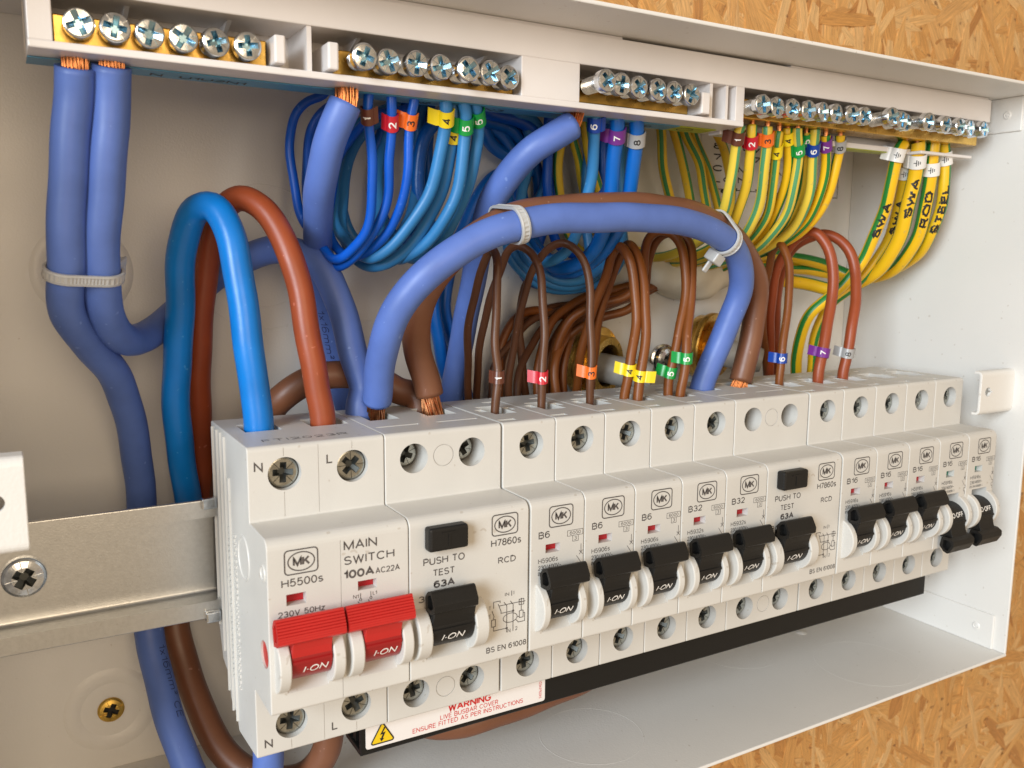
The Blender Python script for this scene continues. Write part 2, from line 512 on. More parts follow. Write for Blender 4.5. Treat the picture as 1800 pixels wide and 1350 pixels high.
# --- swept tubes -----------------------------------------------------------
class Path:
    def __init__(s, pts, step=1.2, wob=0.0):
        P = [Vector(p) for p in pts]
        P = [P[0] * 2 - P[1]] + P + [P[-1] * 2 - P[-2]]
        q = []
        for i in range(1, len(P) - 2):
            p0, p1, p2, p3 = P[i - 1:i + 3]
            t0 = 0.0; t1 = (p1 - p0).length ** 0.5; t2 = t1 + (p2 - p1).length ** 0.5; t3 = t2 + (p3 - p2).length ** 0.5
            n = max(3, int((p2 - p1).length / step))
            for k in range(n):
                t = t1 + (t2 - t1) * k / n
                A1 = p0 * ((t1 - t) / (t1 - t0)) + p1 * ((t - t0) / (t1 - t0))
                A2 = p1 * ((t2 - t) / (t2 - t1)) + p2 * ((t - t1) / (t2 - t1))
                A3 = p2 * ((t3 - t) / (t3 - t2)) + p3 * ((t - t2) / (t3 - t2))
                B1 = A1 * ((t2 - t) / (t2 - t0)) + A2 * ((t - t0) / (t2 - t0))
                B2 = A2 * ((t3 - t) / (t3 - t1)) + A3 * ((t - t1) / (t3 - t1))
                q.append(B1 * ((t2 - t) / (t2 - t1)) + B2 * ((t - t1) / (t2 - t1)))
        q.append(P[-2])
        for _ in range(4):                                    # relax kinks, ends fixed
            q = [q[0]] + [(q[i - 1] + q[i] * 2 + q[i + 1]) / 4 for i in range(1, len(q) - 1)] + [q[-1]]
        if wob:                                               # small unevenness from handling
            n = len(q); ph = [R.uniform(0, 6.28) for _ in range(6)]; acc = 0.0
            for i in range(n):
                if i: acc += step
                e = min(1.0, i / 10, (n - 1 - i) / 10)
                q[i] = q[i] + Vector((math.sin(acc * 0.13 + ph[0]) + 0.6 * math.sin(acc * 0.31 + ph[1]), math.sin(acc * 0.11 + ph[2]) * 0.8, 0.7 * math.sin(acc * 0.12 + ph[3]) + 0.5 * math.sin(acc * 0.27 + ph[4]))) * (wob * e)
        s.p = q
        s.len = [0.0]
        for a, b in zip(q[:-1], q[1:]):
            s.len.append(s.len[-1] + (b - a).length)
        n = len(q)
        s.t = [(q[min(i + 1, n - 1)] - q[max(i - 1, 0)]).normalized() for i in range(n)]
        u = s.t[0].orthogonal().normalized()
        s.u = []
        for i in range(n):
            u = (u - s.t[i] * u.dot(s.t[i])).normalized()
            s.u.append(u)
        s.w = [s.t[i].cross(s.u[i]) for i in range(n)]
    def near(s, pt):
        pt = Vector(pt)
        return min(range(len(s.p)), key=lambda i: (s.p[i] - pt).length)
    def at(s, l):
        l = max(0, min(l, s.len[-1] - 1e-6))
        i = next(k for k in range(len(s.len) - 1) if s.len[k + 1] > l)
        f = (l - s.len[i]) / max(1e-9, s.len[i + 1] - s.len[i])
        return (s.p[i].lerp(s.p[i + 1], f), s.t[i].lerp(s.t[i + 1], f).normalized(), s.u[i].lerp(s.u[i + 1], f).normalized(), s.w[i].lerp(s.w[i + 1], f).normalized())

def tube_mesh(name, path, r, m, org, nseg=14, shift=0.0, twist=0.0, wob=0.0, flare=None):
    n = len(path.p)
    vs = []; fs = []; uvs = []
    ph = R.random() * 6
    for i in range(n):
        rr = r * (1 + wob * math.sin(path.len[i] * 0.23 + ph))
        if flare:
            rr *= 1 + flare * max(0, 1 - path.len[i] / 5.0) ** 2
        for k in range(nseg):
            a = 2 * math.pi * k / nseg
            vs.append(path.p[i] + (path.u[i] * math.cos(a) + path.w[i] * math.sin(a)) * rr)
    for i in range(n - 1):
        for k in range(nseg):
            k2 = (k + 1) % nseg
            fs.append((i * nseg + k, i * nseg + k2, (i + 1) * nseg + k2, (i + 1) * nseg + k))
            u0 = k / nseg + shift + twist * path.len[i]; u1 = (k + 1) / nseg + shift + twist * path.len[i]
            v0 = u0 + twist * (path.len[i + 1] - path.len[i]); v1 = u1 + twist * (path.len[i + 1] - path.len[i])
            uvs += [(u0, path.len[i]), (u1, path.len[i]), (v1, path.len[i + 1]), (v0, path.len[i + 1])]
    fs.append(tuple(range(nseg))[::-1]); uvs += [(0.6, 0)] * nseg
    fs.append(tuple(range((n - 1) * nseg, n * nseg))); uvs += [(0.6, 0)] * nseg
    me = bpy.data.meshes.new(name)
    me.from_pydata([((v.x - org[0]) * S, (v.y - org[1]) * S, (v.z - org[2]) * S) for v in vs], [], fs)
    l = me.uv_layers.new(name='UVMap')
    l.data.foreach_set('uv', [c for q in uvs for c in q])
    me.materials.append(m)
    me.polygons.foreach_set('use_smooth', [len(p.vertices) == 4 for p in me.polygons])
    me.update()
    return me

# ------------------------------------------------------------------ the board behind and the steel case
W = 311.0; ZT = 113.0; ZBOT = -118.7; YF = -14.0; YB = 80.0; XL = -74.0

def osb_mat():
    m = mat('oriented_strand', (0.5, 0.28, 0.1), 0.55)
    nt = m.node_tree
    b = nt.nodes['Principled BSDF']
    uv = nd(nt, 'ShaderNodeUVMap')
    oi = nd(nt, 'ShaderNodeObjectInfo')
    at = nd(nt, 'ShaderNodeAttribute', attribute_name='rnd')
    add = nd(nt, 'ShaderNodeMath', operation='ADD')
    nt.links.new(oi.outputs['Random'], add.inputs[0]); nt.links.new(at.outputs['Fac'], add.inputs[1])
    fr = nd(nt, 'ShaderNodeMath', operation='FRACT')
    nt.links.new(add.outputs[0], fr.inputs[0])
    ramp = nd(nt, 'ShaderNodeValToRGB')
    cols = [(0.0, (0.50, 0.22, 0.06)), (0.10, (0.69, 0.35, 0.105)), (0.42, (0.75, 0.415, 0.14)), (0.58, (0.64, 0.31, 0.085)), (0.80, (0.80, 0.50, 0.215)), (1.0, (0.71, 0.37, 0.115))]
    e = ramp.color_ramp.elements
    while len(e) < len(cols): e.new(0.5)
    for el, (p, c) in zip(e, cols):
        el.position = p; el.color = (*c, 1)
    nt.links.new(fr.outputs[0], ramp.inputs['Fac'])
    mp = nd(nt, 'ShaderNodeMapping')
    mp.inputs['Scale'].default_value = (0.08, 1.5, 1)
    nt.links.new(uv.outputs['UV'], mp.inputs['Vector'])
    off = nd(nt, 'ShaderNodeCombineXYZ')
    mul = nd(nt, 'ShaderNodeMath', operation='MULTIPLY'); mul.inputs[1].default_value = 91.0
    nt.links.new(fr.outputs[0], mul.inputs[0]); nt.links.new(mul.outputs[0], off.inputs['X']); nt.links.new(mul.outputs[0], off.inputs['Y'])
    nt.links.new(off.outputs['Vector'], mp.inputs['Location'])
    n1 = nd(nt, 'ShaderNodeTexNoise'); n1.inputs['Scale'].default_value = 1.0; n1.inputs['Detail'].default_value = 10; n1.inputs['Roughness'].default_value = 0.72; n1.inputs['Distortion'].default_value = 1.1
    nt.links.new(mp.outputs['Vector'], n1.inputs['Vector'])
    g = nd(nt, 'ShaderNodeMapRange'); g.inputs['From Min'].default_value = 0.28; g.inputs['From Max'].default_value = 0.72; g.inputs['To Min'].default_value = 0.48; g.inputs['To Max'].default_value = 1.26
    nt.links.new(n1.outputs['Fac'], g.inputs['Value'])
    mx = nd(nt, 'ShaderNodeMix', data_type='RGBA', blend_type='MULTIPLY'); mx.inputs['Factor'].default_value = 1.0
    nt.links.new(ramp.outputs['Color'], mx.inputs['A']); nt.links.new(g.outputs['Result'], mx.inputs['B'])
    # dark bark flecks and resin blotches
    tc = nd(nt, 'ShaderNodeNewGeometry')
    n2 = nd(nt, 'ShaderNodeTexNoise'); n2.inputs['Scale'].default_value = 210; n2.inputs['Detail'].default_value = 5
    nt.links.new(tc.outputs['Position'], n2.inputs['Vector'])
    k = nd(nt, 'ShaderNodeMapRange'); k.inputs['From Min'].default_value = 0.655; k.inputs['From Max'].default_value = 0.73; k.inputs['To Max'].default_value = 0.75
    nt.links.new(n2.outputs['Fac'], k.inputs['Value'])
    m2 = nd(nt, 'ShaderNodeMix', data_type='RGBA'); m2.inputs['B'].default_value = (0.14, 0.05, 0.015, 1)
    nt.links.new(k.outputs['Result'], m2.inputs['Factor']); nt.links.new(mx.outputs['Result'], m2.inputs['A'])
    nt.links.new(m2.outputs['Result'], b.inputs['Base Color'])
    bp = nd(nt, 'ShaderNodeBump'); bp.inputs['Strength'].default_value = 0.8; bp.inputs['Distance'].default_value = 0.0007
    nt.links.new(n1.outputs['Fac'], bp.inputs['Height']); nt.links.new(bp.outputs['Normal'], b.inputs['Normal'])
    return m

OSB = osb_mat()
wall = MB().box(-700, 1000, 83.6, 101, -700, 700).build('wall', OSB, loc=(0, 92, 0))
tag(wall, 'orange-brown wood strand board wall behind the white steel case', 'wall', kind='structure')

def strand_poly(rnd):
    L = rnd.uniform(22, 54); H = rnd.uniform(2.6, 7.5)
    n = 5
    up = []; lo = []
    for i in range(n + 1):
        x = -L / 2 + L * i / n
        k = 1.0 if 0 < i < n else rnd.uniform(0.15, 0.75)
        up.append((x + rnd.uniform(-2.5, 2.5), H / 2 * k * rnd.uniform(0.8, 1.15)))
        lo.append((x + rnd.uniform(-2.5, 2.5), -H / 2 * k * rnd.uniform(0.8, 1.15)))
    return up + lo[::-1], L, H

def strand_geo(poly, th):
    n = len(poly)
    v = [(x, -th, z) for x, z in poly] + [(x * 1.01, 0.6, z * 1.01) for x, z in poly]
    f = [tuple(range(n))] + [(i, (i + 1) % n, n + (i + 1) % n, n + i) for i in range(n)]
    return v, f

def uv_from_xz(me, coords, rnd=None):
    l = me.uv_layers.new(name='UVMap')
    for p in me.polygons:
        for li in p.loop_indices:
            c = coords[me.loops[li].vertex_index]
            l.data[li].uv = (c[0], c[2])

rr = random.Random(21)
SHAPES = []
for i in range(14):
    poly, L, H = strand_poly(rr)
    v, f = strand_geo(poly, 0.0)
    me = bpy.data.meshes.new('strand')
    me.from_pydata([tuple(c * S for c in q) for q in v], [], f)
    uv_from_xz(me, v)
    me.materials.append(OSB)
    at = me.attributes.new('rnd', 'FLOAT', 'FACE')
    at.data.foreach_set('value', [i * 0.071] * len(f))
    SHAPES.append((me, v, f))

def inview(x, z):       # the stretches of board that show round the case
    return (x > 300 and x < 520 and -300 < z < 200) or (110 < x <= 312 and 108 < z < 190) or (150 < x <= 312 and -270 < z < -112)
parts = []
while len(parts) < 300:
    x = rr.uniform(100, 530); z = rr.uniform(-305, 205)
    if inview(x, z):
        parts.append((x, z, rr.gauss(1.25, 0.75), rr.random(), rr.randrange(14), rr.uniform(0.85, 1.5)))
rest = []
while len(rest) < 9000:
    x = rr.uniform(-330, 760); z = rr.uniform(-400, 400)
    if (-74 < x < 285 and -92 < z < 92) or (not inview(x, z) and rr.random() < 0.45): continue
    rest.append((x, z, rr.gauss(1.25, 0.8), rr.random() * 0.9, rr.randrange(14), rr.uniform(0.7, 1.5)))
for (x, z, a, d, k, sc) in parts:
    o = link('strand', SHAPES[k][0], wall, (x, 82.75 - 92 - d * 0.35, z))
    o.rotation_euler = (rr.uniform(-0.012, 0.012), a, rr.uniform(-0.012, 0.012))
    o.scale = (sc, 1, sc * rr.uniform(0.6, 1.3))
V = []; F = []; UVc = []; RN = []
for (x, z, a, d, k, sc) in rest:
    n0 = len(V)
    ca, sa = math.cos(a), math.sin(a)
    tx, tz = rr.uniform(-0.012, 0.012), rr.uniform(-0.012, 0.012)
    for q in SHAPES[k][1]:
        qx, qz = q[0] * sc, q[2] * sc
        V.append((x + qx * ca + qz * sa, 83.3 - d * 0.6 + q[1] + qx * tx + qz * tz, z - qx * sa + qz * ca)); UVc.append(q)
    val = rr.random()
    for f in SHAPES[k][2]:
        F.append(tuple(j + n0 for j in f)); RN.append(val)
me = bpy.data.meshes.new('strand_layer')
me.from_pydata([(x * S, (y - 92) * S, z * S) for x, y, z in V], [], F)
uv_from_xz(me, UVc)
me.materials.append(OSB)
me.attributes.new('rnd', 'FLOAT', 'FACE').data.foreach_set('value', RN)
tag(link('strand_layer', me, wall), kind='stuff')

# --- steel case
case = root('steel_enclosure', (120, 80, -119), 'open white powder-coated steel case holding the breakers and cables', 'enclosure')
T = 1.2
MB().box(XL - T, W + T, YB, YB + T, ZBOT - T, ZT + T).build('back_panel', WHITE, case)
MB().box(XL - T, W + T, YF, YB - 0.05, ZT, ZT + T, 0.35).build('top_panel', WHITE, case)
MB().box(XL - T, W + T, YF, YB - 0.05, ZBOT - T, ZBOT, 0.35).build('bottom_panel', WHITE, case)
MB().box(W, W + T, YF + 0.1, YB - 0.1, ZBOT + 0.05, ZT - 0.05, 0.3).build('side_panel', WHITE, case)
MB().box(XL - T, XL, YF + 0.1, YB - 0.1, ZBOT + 0.05, ZT - 0.05, 0.3).build('side_panel', WHITE, case)
MB().box(W - 1.0, W - 0.05, -8.5, 58, ZBOT + 0.05, -103.4, 0.35).build('corner_flange', WHITE, case)
MB().box(W - 1.0, W - 0.05, -1.5, 60, 99.3, ZT - 0.05, 0.35).build('corner_flange', WHITE, case)
for c in ((W - 1.05, -1.0, -110.5), (W - 1.05, 4.6, 106.0)):
    MB().lathe(c, (-1, 0, 0), [(0, 0.25), (0.6, 0.25), (0.85, 0.1), (1.1, 0.3), (1.5, 0.22), (1.8, -0.05)], 20).build('spot_weld', WHITE, case, True)

def lug(x0, x1, z0, z1, y, hx, hz, ear, nick=True):
    # folded sheet lug with a screw hole, ears turned back at top and bottom
    m = MB()
    prof = fillet([(y + ear, z1, 0), (y, z1, 2.0), (y, z0, 2.0), (y + ear, z0, 0), (y + ear, z0 + 1.1, 0), (y + 1.1, z0 + 1.1, 0.9), (y + 1.1, z1 - 1.1, 0.9), (y + ear, z1 - 1.1, 0)], 5)
    m.prism(prof, x0, x1, 0.25)
    a = m.mesh('lug', WHITE)
    c = MB().cyl((hx, y - 3, hz), (0, 1, 0), 1.9, 8, 24)
    if nick: c.box(hx + 1.5, hx + 3.0, y - 3, y + 4, hz - 0.35, hz + 0.35)
    c = c.mesh('cut', WHITE)
    me_ = boolean(a, c, 'fixing_lug')
    o_ = ORG[case.name]
    me_.transform(Matrix.Translation((-o_[0] * S, -o_[1] * S, -o_[2] * S)))
    return link('fixing_lug', me_, case)
lug(288.2, W + 0.05, -14.6, 3.2, -7.6, 293.0, -5.2, 3.4)
lug(XL - 0.05, -47.4, -15.6, 5.0, -9.6, -53.2, -4.4, 6, False)

def ring(c, axis, r0, r1, h, name='knockout', n=56):
    m = MB()
    w_ = (r1 - r0)
    m.lathe(c, axis, [(r0, -0.02), (r0 + w_ * 0.3, h), (r0 + w_ * 0.7, h), (r1, -0.02)], n)
    return m.build(name, WHITE, case, True, angle=60)
for (x, z, r0, r1, h) in ((-27.8, 41.5, 10.2, 14.2, 0.55), (-27.2, -98.6, 8.8, 13.8, 0.55), (26, 46, 23.4, 23.9, 0.1), (62, 52, 27.5, 28.0, 0.1), (26, 46, 16.0, 16.4, 0.1)):
    ring((x, YB, z), (0, -1, 0), r0, r1, h)
for (x, y, r0) in ((214, 46, 18), (252, 10, 20), (36, 54, 17.5), (120, 20, 18)):
    ring((x, y, ZBOT), (0, 0, 1), r0, r0 + 0.5, 0.045)
MB().lathe((252, 44, ZBOT), (0, 0, 1), [(0, 0.5), (1.6, 0.4), (2.6, 0)], 24).build('dimple', WHITE, case, True)

def screw_mesh(name, r, head, shaft_r, shaft, mats, cross=0.62, deep=1.3, dome=0.0, slot=True, thread=True, n=40):
    """pan or cheese head along -y, face at y=0, shaft into +y; mats = (body, recess)"""
    m = MB()
    pr = [(0, -dome), (r * 0.55, -dome * 0.8), (r * 0.86, -dome * 0.25), (r * 0.95, 0.12), (r, 0.4), (r, head)]
    if shaft > 0:
        pr.append((shaft_r, head + 0.05))
        y = head
        if thread:
            while y < head + shaft:
                pr += [(shaft_r * 0.84, y + 0.2), (shaft_r, y + 0.42)]
                y += 0.62
        else:
            pr.append((shaft_r, head + shaft))
        pr.append((0, pr[-1][1] + 0.01))
    else:
        pr.append((0, head + 0.01))
    m.lathe((0, 0, 0), (0, 1, 0), pr, n)
    body = m.mesh('b', [mats[0], mats[1]])
    c = MB()
    w_ = r * 0.21; L = r * cross
    for k in range(2):
        vs = []
        for (hl, hw, y) in ((L, w_, -1.5 - dome), (L, w_, 0.15), (L * 0.35, w_ * 0.6, deep)):
            for sx, sy in ((-1, -1), (1, -1), (1, 1), (-1, 1)):
                p_, q_ = sx * hl, sy * hw
                vs.append((p_, y + (0.0013 * k), q_) if k == 0 else (-q_, y + 0.0013, p_))
        fs = [(3, 2, 1, 0), (8, 9, 10, 11)]
        for lv in (0, 4):
            fs += [(lv + i_, lv + (i_ + 1) % 4, lv + 4 + (i_ + 1) % 4, lv + 4 + i_) for i_ in range(4)]
        c.add(vs, fs)
    c2 = MB()
    if slot:
        for k in range(4):
            a = math.pi / 4 + k * math.pi / 2
            d = Vector((math.cos(a), 0, math.sin(a))); e = Vector((-math.sin(a), 0, math.cos(a)))
            vs = []
            for y, hw in ((-1 - dome, 0.12), (0.28 - dome * 0.5, 0.05)):
                for s_, t_ in ((r * 0.3, -1), (r * 0.92, -1), (r * 0.92, 1), (r * 0.3, 1)):
                    q = d * s_ + e * (t_ * hw * r / 3); vs.append((q.x, y, q.z))
            c2.add(vs, [(0, 1, 2, 3), (7, 6, 5, 4), (0, 4, 5, 1), (1, 5, 6, 2), (2, 6, 7, 3), (3, 7, 4, 0)])
    b1 = body
    # cut the two bars one after the other so the cutters never overlap
    half = len(c.v) // 2
    for k in range(2):
        cc = MB().add(c.v[k * half:(k + 1) * half], [tuple(j - k * half for j in f) for f in c.f[k * len(c.f) // 2:(k + 1) * len(c.f) // 2]], 0)
        cm = cc.mesh('c', [mats[1]])
        b1 = boolean(b1, cm, name)
    if slot:
        b1 = boolean(b1, c2.mesh('c', [mats[0]]), name)
    # recess faces (normals not along y, inside the cross) take the recess colour, shade and reflection painted in
    me_ = b1
    me_.materials.clear(); me_.materials.append(mats[0]); me_.materials.append(mats[1])
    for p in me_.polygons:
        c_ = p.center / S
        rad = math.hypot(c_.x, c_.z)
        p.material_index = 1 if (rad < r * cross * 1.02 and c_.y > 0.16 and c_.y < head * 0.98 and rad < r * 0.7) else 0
        p.use_smooth = False
    return me_

SCREW_BAR = screw_mesh('screw', 3.3, 2.6, 2.45, 7.0, (ZINC, ZINC_REFL), 0.74, 1.9, dome=0.35)
SCREW_BAR2 = screw_mesh('screw', 3.25, 2.5, 2.45, 7.0, (ZINC, ZINC_REFL), 0.84, 1.5, dome=0.12)
SCREW_TERM = screw_mesh('screw', 3.75, 2.6, 3.0, 2.0, (STEEL, RECESS_SHADE), 0.66, 1.8, thread=False)
SCREW_BRASS = screw_mesh('fixing_screw', 4.0, 1.0, 2.0, 1.0, (YZINC, HOLE_SHADE), 0.58, 0.9, dome=0.5, thread=False)
SCREW_PAN = screw_mesh('screw', 5.4, 1.6, 2.5, 3.0, (ZINC, RECESS_SHADE), 0.52, 1.4, dome=1.0, thread=False)

def put(name, me_, parent, loc, rx=0.0, ry=0.0, rz=0.0):
    o_ = ORG.get(parent.name, Vector((0, 0, 0)))
    o = link(name, me_, parent, (loc[0] - o_[0], loc[1] - o_[1], loc[2] - o_[2]))
    o.rotation_euler = (rx, ry, rz)
    return o
put('fixing_screw', SCREW_BRASS, case, (-27.2, YB - 1.0, -98.6), ry=0.45)

# maker's sticker inside the back panel
stk = MB().box(214, 306, YB - 0.25, YB - 0.02, 74.5, 108).build('sticker', SLAB, case)
pr = Print(lambda u, v, h=0: (u, YB - 0.31 - h, v))
for ln, (txt, u1) in enumerate((('M       Tree', 286), ('8   by    J by', 288), ('71-  7 L IN S', 288), ('COM  SA  EN', 287), ('LON  0  VCI', 287), ('ref  79  37', 286))):
    pr.text(txt, 221, u1 - 4, 99.0 - ln * 4.7, 2.7, 0.02)
pr.line([(218, 77.5), (301, 76.6), (301, 106)], 0.35)
o_ = ORG[case.name]
link('sticker_lettering', pr.mesh('sticker_lettering', BINK, org=o_), stk)

# ------------------------------------------------------------------ DIN rail
rail = root('mounting_rail', (100, 38, -40), 'galvanised steel top-hat rail with a screw, carrying the breakers', 'rail')
prof = fillet([(37.6, -21.8, 0.4), (37.6, -27.0, 0), (44.2, -27.6, 1.0), (44.2, -51.2, 1.0), (37.6, -51.8, 0), (37.6, -57.0, 0.4),
               (38.7, -57.0, 0.4), (38.7, -52.8, 0.5), (45.3, -52.2, 1.4), (45.3, -26.6, 1.4), (38.7, -26.0, 0.5), (38.7, -21.8, 0.4)], 4)
MB().prism(prof, -73.5, 292, 0.0).build('rail_profile', GALV, rail)
put('screw', SCREW_PAN, rail, (-48.8, 42.6, -38.2), ry=0.62)
for x in (-60, 250):
    MB().cyl((x, 45.3, -39.5), (0, 1, 0), 6, 34.6, 24).build('stand_off', GALV, rail, True)
for z in (-22.6, -56.0):
    MB().box(-4.5, -0.3, 35.4, 37.6, z - 1.6, z + 1.6, 0.5).build('end_clip', ZINC, rail)

# ------------------------------------------------------------------ modular devices
NY = -15.8
def housing(width, holes, blanks, windows, recesses, slots, extra=None):
    prof = fillet([(42, 0, 0.6), (0, 0, 1.3), (0, -18.95, 0.5), (NY, -18.95, 2.6), (NY, -62.6, 0.9), (0.0, -62.6, 0.4),
                   (0.0, -81.6, 0.6), (20, -83.8, 0.8), (22, -80, 0.3), (29, -78.5, 0.5), (31, -72, 0.3), (38, -70, 0.5), (42, -60, 0.5)], 6)
    a = MB().prism(prof, 0.12, width - 0.12, 0.42, seg=3).mesh('housing', CREAM)
    for p in a.polygons: p.use_smooth = False
    c = MB()
    for (x, z, r) in holes:
        c.cyl((x, -2, z), (0, 1, 0), r, 13.5, 44)
    for (x, z, r) in blanks:
        n = 40
        v = []
        for rr_, y in ((r - 0.22, -1), (r, -1), (r, 0.3), (r - 0.22, 0.3)):
            v += [(x + rr_ * math.cos(2 * math.pi * i_ / n), y, z + rr_ * math.sin(2 * math.pi * i_ / n)) for i_ in range(n)]
        f = []
        for k in range(4):
            f += [(k * n + i_, k * n + (i_ + 1) % n, ((k + 1) % 4) * n + (i_ + 1) % n, ((k + 1) % 4) * n + i_) for i_ in range(n)]
        c.add(v, f)
    for (x0, x1, z0, z1) in windows:
        c.box(x0, x1, NY - 2, NY + 2.9, z0, z1)
    for (x0, x1) in recesses:
        c.prism([(NY - 2, -41.4), (-6.5, -41.4), (-6.5, -55.2), (-13.4, -55.2), (NY - 0.1, -57.7), (NY - 2, -57.7)], x0, x1)
    for (x0, x1, y0, y1, dz) in slots:
        c.box(x0, x1, y0, y1, -dz, 2)
    h = boolean(a, c.mesh('cut', CREAM), 'housing')
    for e in (extra or []):
        h = boolean(h, e.mesh('cut', CREAM), 'housing')
    return h

def cheek(m, x0, x1, cz=-50.0):
    # half-round guard standing out beside the toggle
    r = 7.4; cy = -13.3
    pts = []
    for k in range(25):
        a = math.radians(-78 + 156 * k / 24)
        pts.append((cy - r * math.cos(a), cz - r * math.sin(a)))
    pts = [p for p in pts if p[0] < NY + 0.4]
    pts = [(NY + 0.6, pts[0][1])] + pts + [(NY + 0.6, pts[-1][1])]
    m.prism(pts, x0, x1, 0.35)

DZ = -48.3; DR = 6.3
def drum_profile():
    return [(-13.4 + DR * math.cos(2 * math.pi * k / 48), DZ + DR * math.sin(2 * math.pi * k / 48)) for k in range(48)]

def bar_profile(ribs=False):
    # cross-section of the finger grip in the ON position (up): a slanted bar
    if not ribs:
        return fillet([(-16.9, -39.6, 0.5), (-18.6, -37.7, 0.7), (-20.6, -37.0, 1.0), (-22.6, -40.4, 0.9), (-22.5, -42.2, 0.6), (-20.6, -43.3, 0.5), (-17.6, -43.4, 0.5)], 4)
    pts = [(-17.2, -39.6), (-18.4, -37.4), (-19.8, -36.7)]
    n = 9
    for k in range(n):
        f = k / n
        y = -20.4 - 1.9 * min(1, f * 1.6); z = -36.8 - 5.6 * f
        pts += [(y, z), (y - 0.03, z - 0.44), (y + 0.09, z - 0.52)]
    pts += [(-21.4, -43.0), (-18.2, -43.8)]
    return pts

def toggle_mesh(x0, x1, bx0, bx1, up=True, ribs=False):
    m = MB()
    m.prism(drum_profile(), x0, x1, 0.15, 1)
    neck = [(-16.6, -42.6), (-19.0, -40.6), (-20.9, -42.6), (-20.0, -45.2), (-19.5, -47.6), (-15.5, -48.0)]
    m.prism(neck, x0 + 0.12, x1 - 0.12, 0.15)
    m.prism([(-19.5, -49.0), (-20.0, -48.8), (-20.0, -48.1), (-19.3, -47.6)], x0 + 0.15, x1 - 0.15, 0, 1)
    # grip with hollow ends
    bm = bmesh.new()
    pf = bar_profile(ribs)
    a = [bm.verts.new((bx0, y, z)) for y, z in pf]; b = [bm.verts.new((bx1, y, z)) for y, z in pf]
    n = len(pf)
    fa = bm.faces.new(a); fb = bm.faces.new(b[::-1])
    for i_ in range(n):
        bm.faces.new((a[i_], b[i_], b[(i_ + 1) % n], a[(i_ + 1) % n]))
    bmesh.ops.recalc_face_normals(bm, faces=bm.faces[:])
    m.bm(bm)
    if not up:
        m.v = [(x, y, -100.0 - z) for x, y, z in m.v]
    return m

def hollow(m, bx0, up, ribs, x_in=2.2):
    """cutter for the hollow left end of the grip"""
    if ribs: return MB().prism([(-18.4, -39.6), (-19.2, -38.2), (-20.0, -37.9), (-21.2, -40.0), (-20.8, -42.0), (-18.8, -42.4)], bx0 - 1, bx0 + 1.4)
    pf = [(-18.2, -39.4), (-19.2, -38.5), (-20.3, -38.2), (-21.6, -40.5), (-21.5, -41.5), (-20.2, -42.2), (-18.4, -42.2)]
    if not up: pf = [(y, -100 - z) for y, z in pf]
    return MB().prism(pf, bx0 - 1, bx0 + x_in)

def drum_print(txt, xc, wdt, h, up=True):
    # lettering wrapped on the drum, below the middle for ON, above it for OFF
    a0 = -22.0 if up else 26.0
    zc = DZ if up else -100.0 - DZ
    def fn(u, v, h=0):
        t = math.radians(a0) + v / DR
        return (u, -13.4 - (DR + 0.06 + h) * math.cos(t), zc + (DR + 0.06 + h) * math.sin(t))
    p = Print(fn)
    p.text(txt, xc - wdt / 2, xc + wdt / 2, -h / 2, h, 0.0, 0.18)
    return p

def logo(p, u0, u1, v0, v1):
    p.rrect(u0, u1, v0, v1, 0.9, 0.32)
    uc, vc = (u0 + u1) / 2, (v0 + v1) / 2
    p.ell(uc, vc, (u1 - u0) * 0.40, (v1 - v0) * 0.385, 0.3)
    p.text('MK', uc - (u1 - u0) * 0.255, uc + (u1 - u0) * 0.265, vc - 1.12, 2.3, 0.022)

face = lambda u, v, h=0: (u, NY - 0.05 - h, v)
shoulder = lambda u, v, h=0: (u, -0.05 - h, v)

def mesh_local(mb, name, mats, smooth=False):
    return mb.mesh(name, mats, smooth)

# --- breaker
MCB_H = housing(18.0, [(9.7, -7.3, 4.1), (9.3, -74.7, 4.05)], [], [(5.0, 9.8, -34.6, -32.1)], [(4.2, 13.8)],
                [(5.2, 12.6, 13.5, 27.5, 6.0), (12.61, 15.0, 18.5, 23.0, 2.2), (2.8, 5.19, 18.5, 23.0, 2.2), (0.9, 6.4, 3.2, 5.2, 1.0), (11.6, 15.6, 33, 35, 1.0)])
_m = MB(); cheek(_m, 1.9, 4.15); cheek(_m, 13.85, 16.2)
MCB_C = _m.mesh('guard', CREAM)
def toggle_final(x0, x1, bx0, bx1, up, ribs, mats):
    a = toggle_mesh(x0, x1, bx0, bx1, up, ribs)
    # drum and neck stay, grip is the last prism: cut its hollow end
    body = a.mesh('lever', mats)
    return boolean(body, hollow(a, bx0, up, ribs).mesh('c', mats), 'lever')
MCB_ON = toggle_final(4.35, 13.65, 2.5, 15.5, True, False, [BLACK, BLACK])
MCB_OFF = toggle_final(4.35, 13.65, 2.5, 15.5, False, False, [BLACK, BLACK])
PIN = MB().cyl((13.8, -17.6, -49.6), (-1, 0, 0), 0.75, 0.9, 16).mesh('pin', STEEL)
PR_ON = drum_print('I·ON', 9.0, 5.6, 1.9, True).mesh('lettering', WINK)
PR_OFF = drum_print('O·OFF', 9.0, 6.6, 1.9, False).mesh('lettering', WINK)
FLAG = {c: MB().box(5.05, 9.75, NY + 2.4, NY + 2.8, -34.55, -32.15).mesh('flag', m_) for c, m_ in (('red', FLAGR), ('green', FLAGG))}

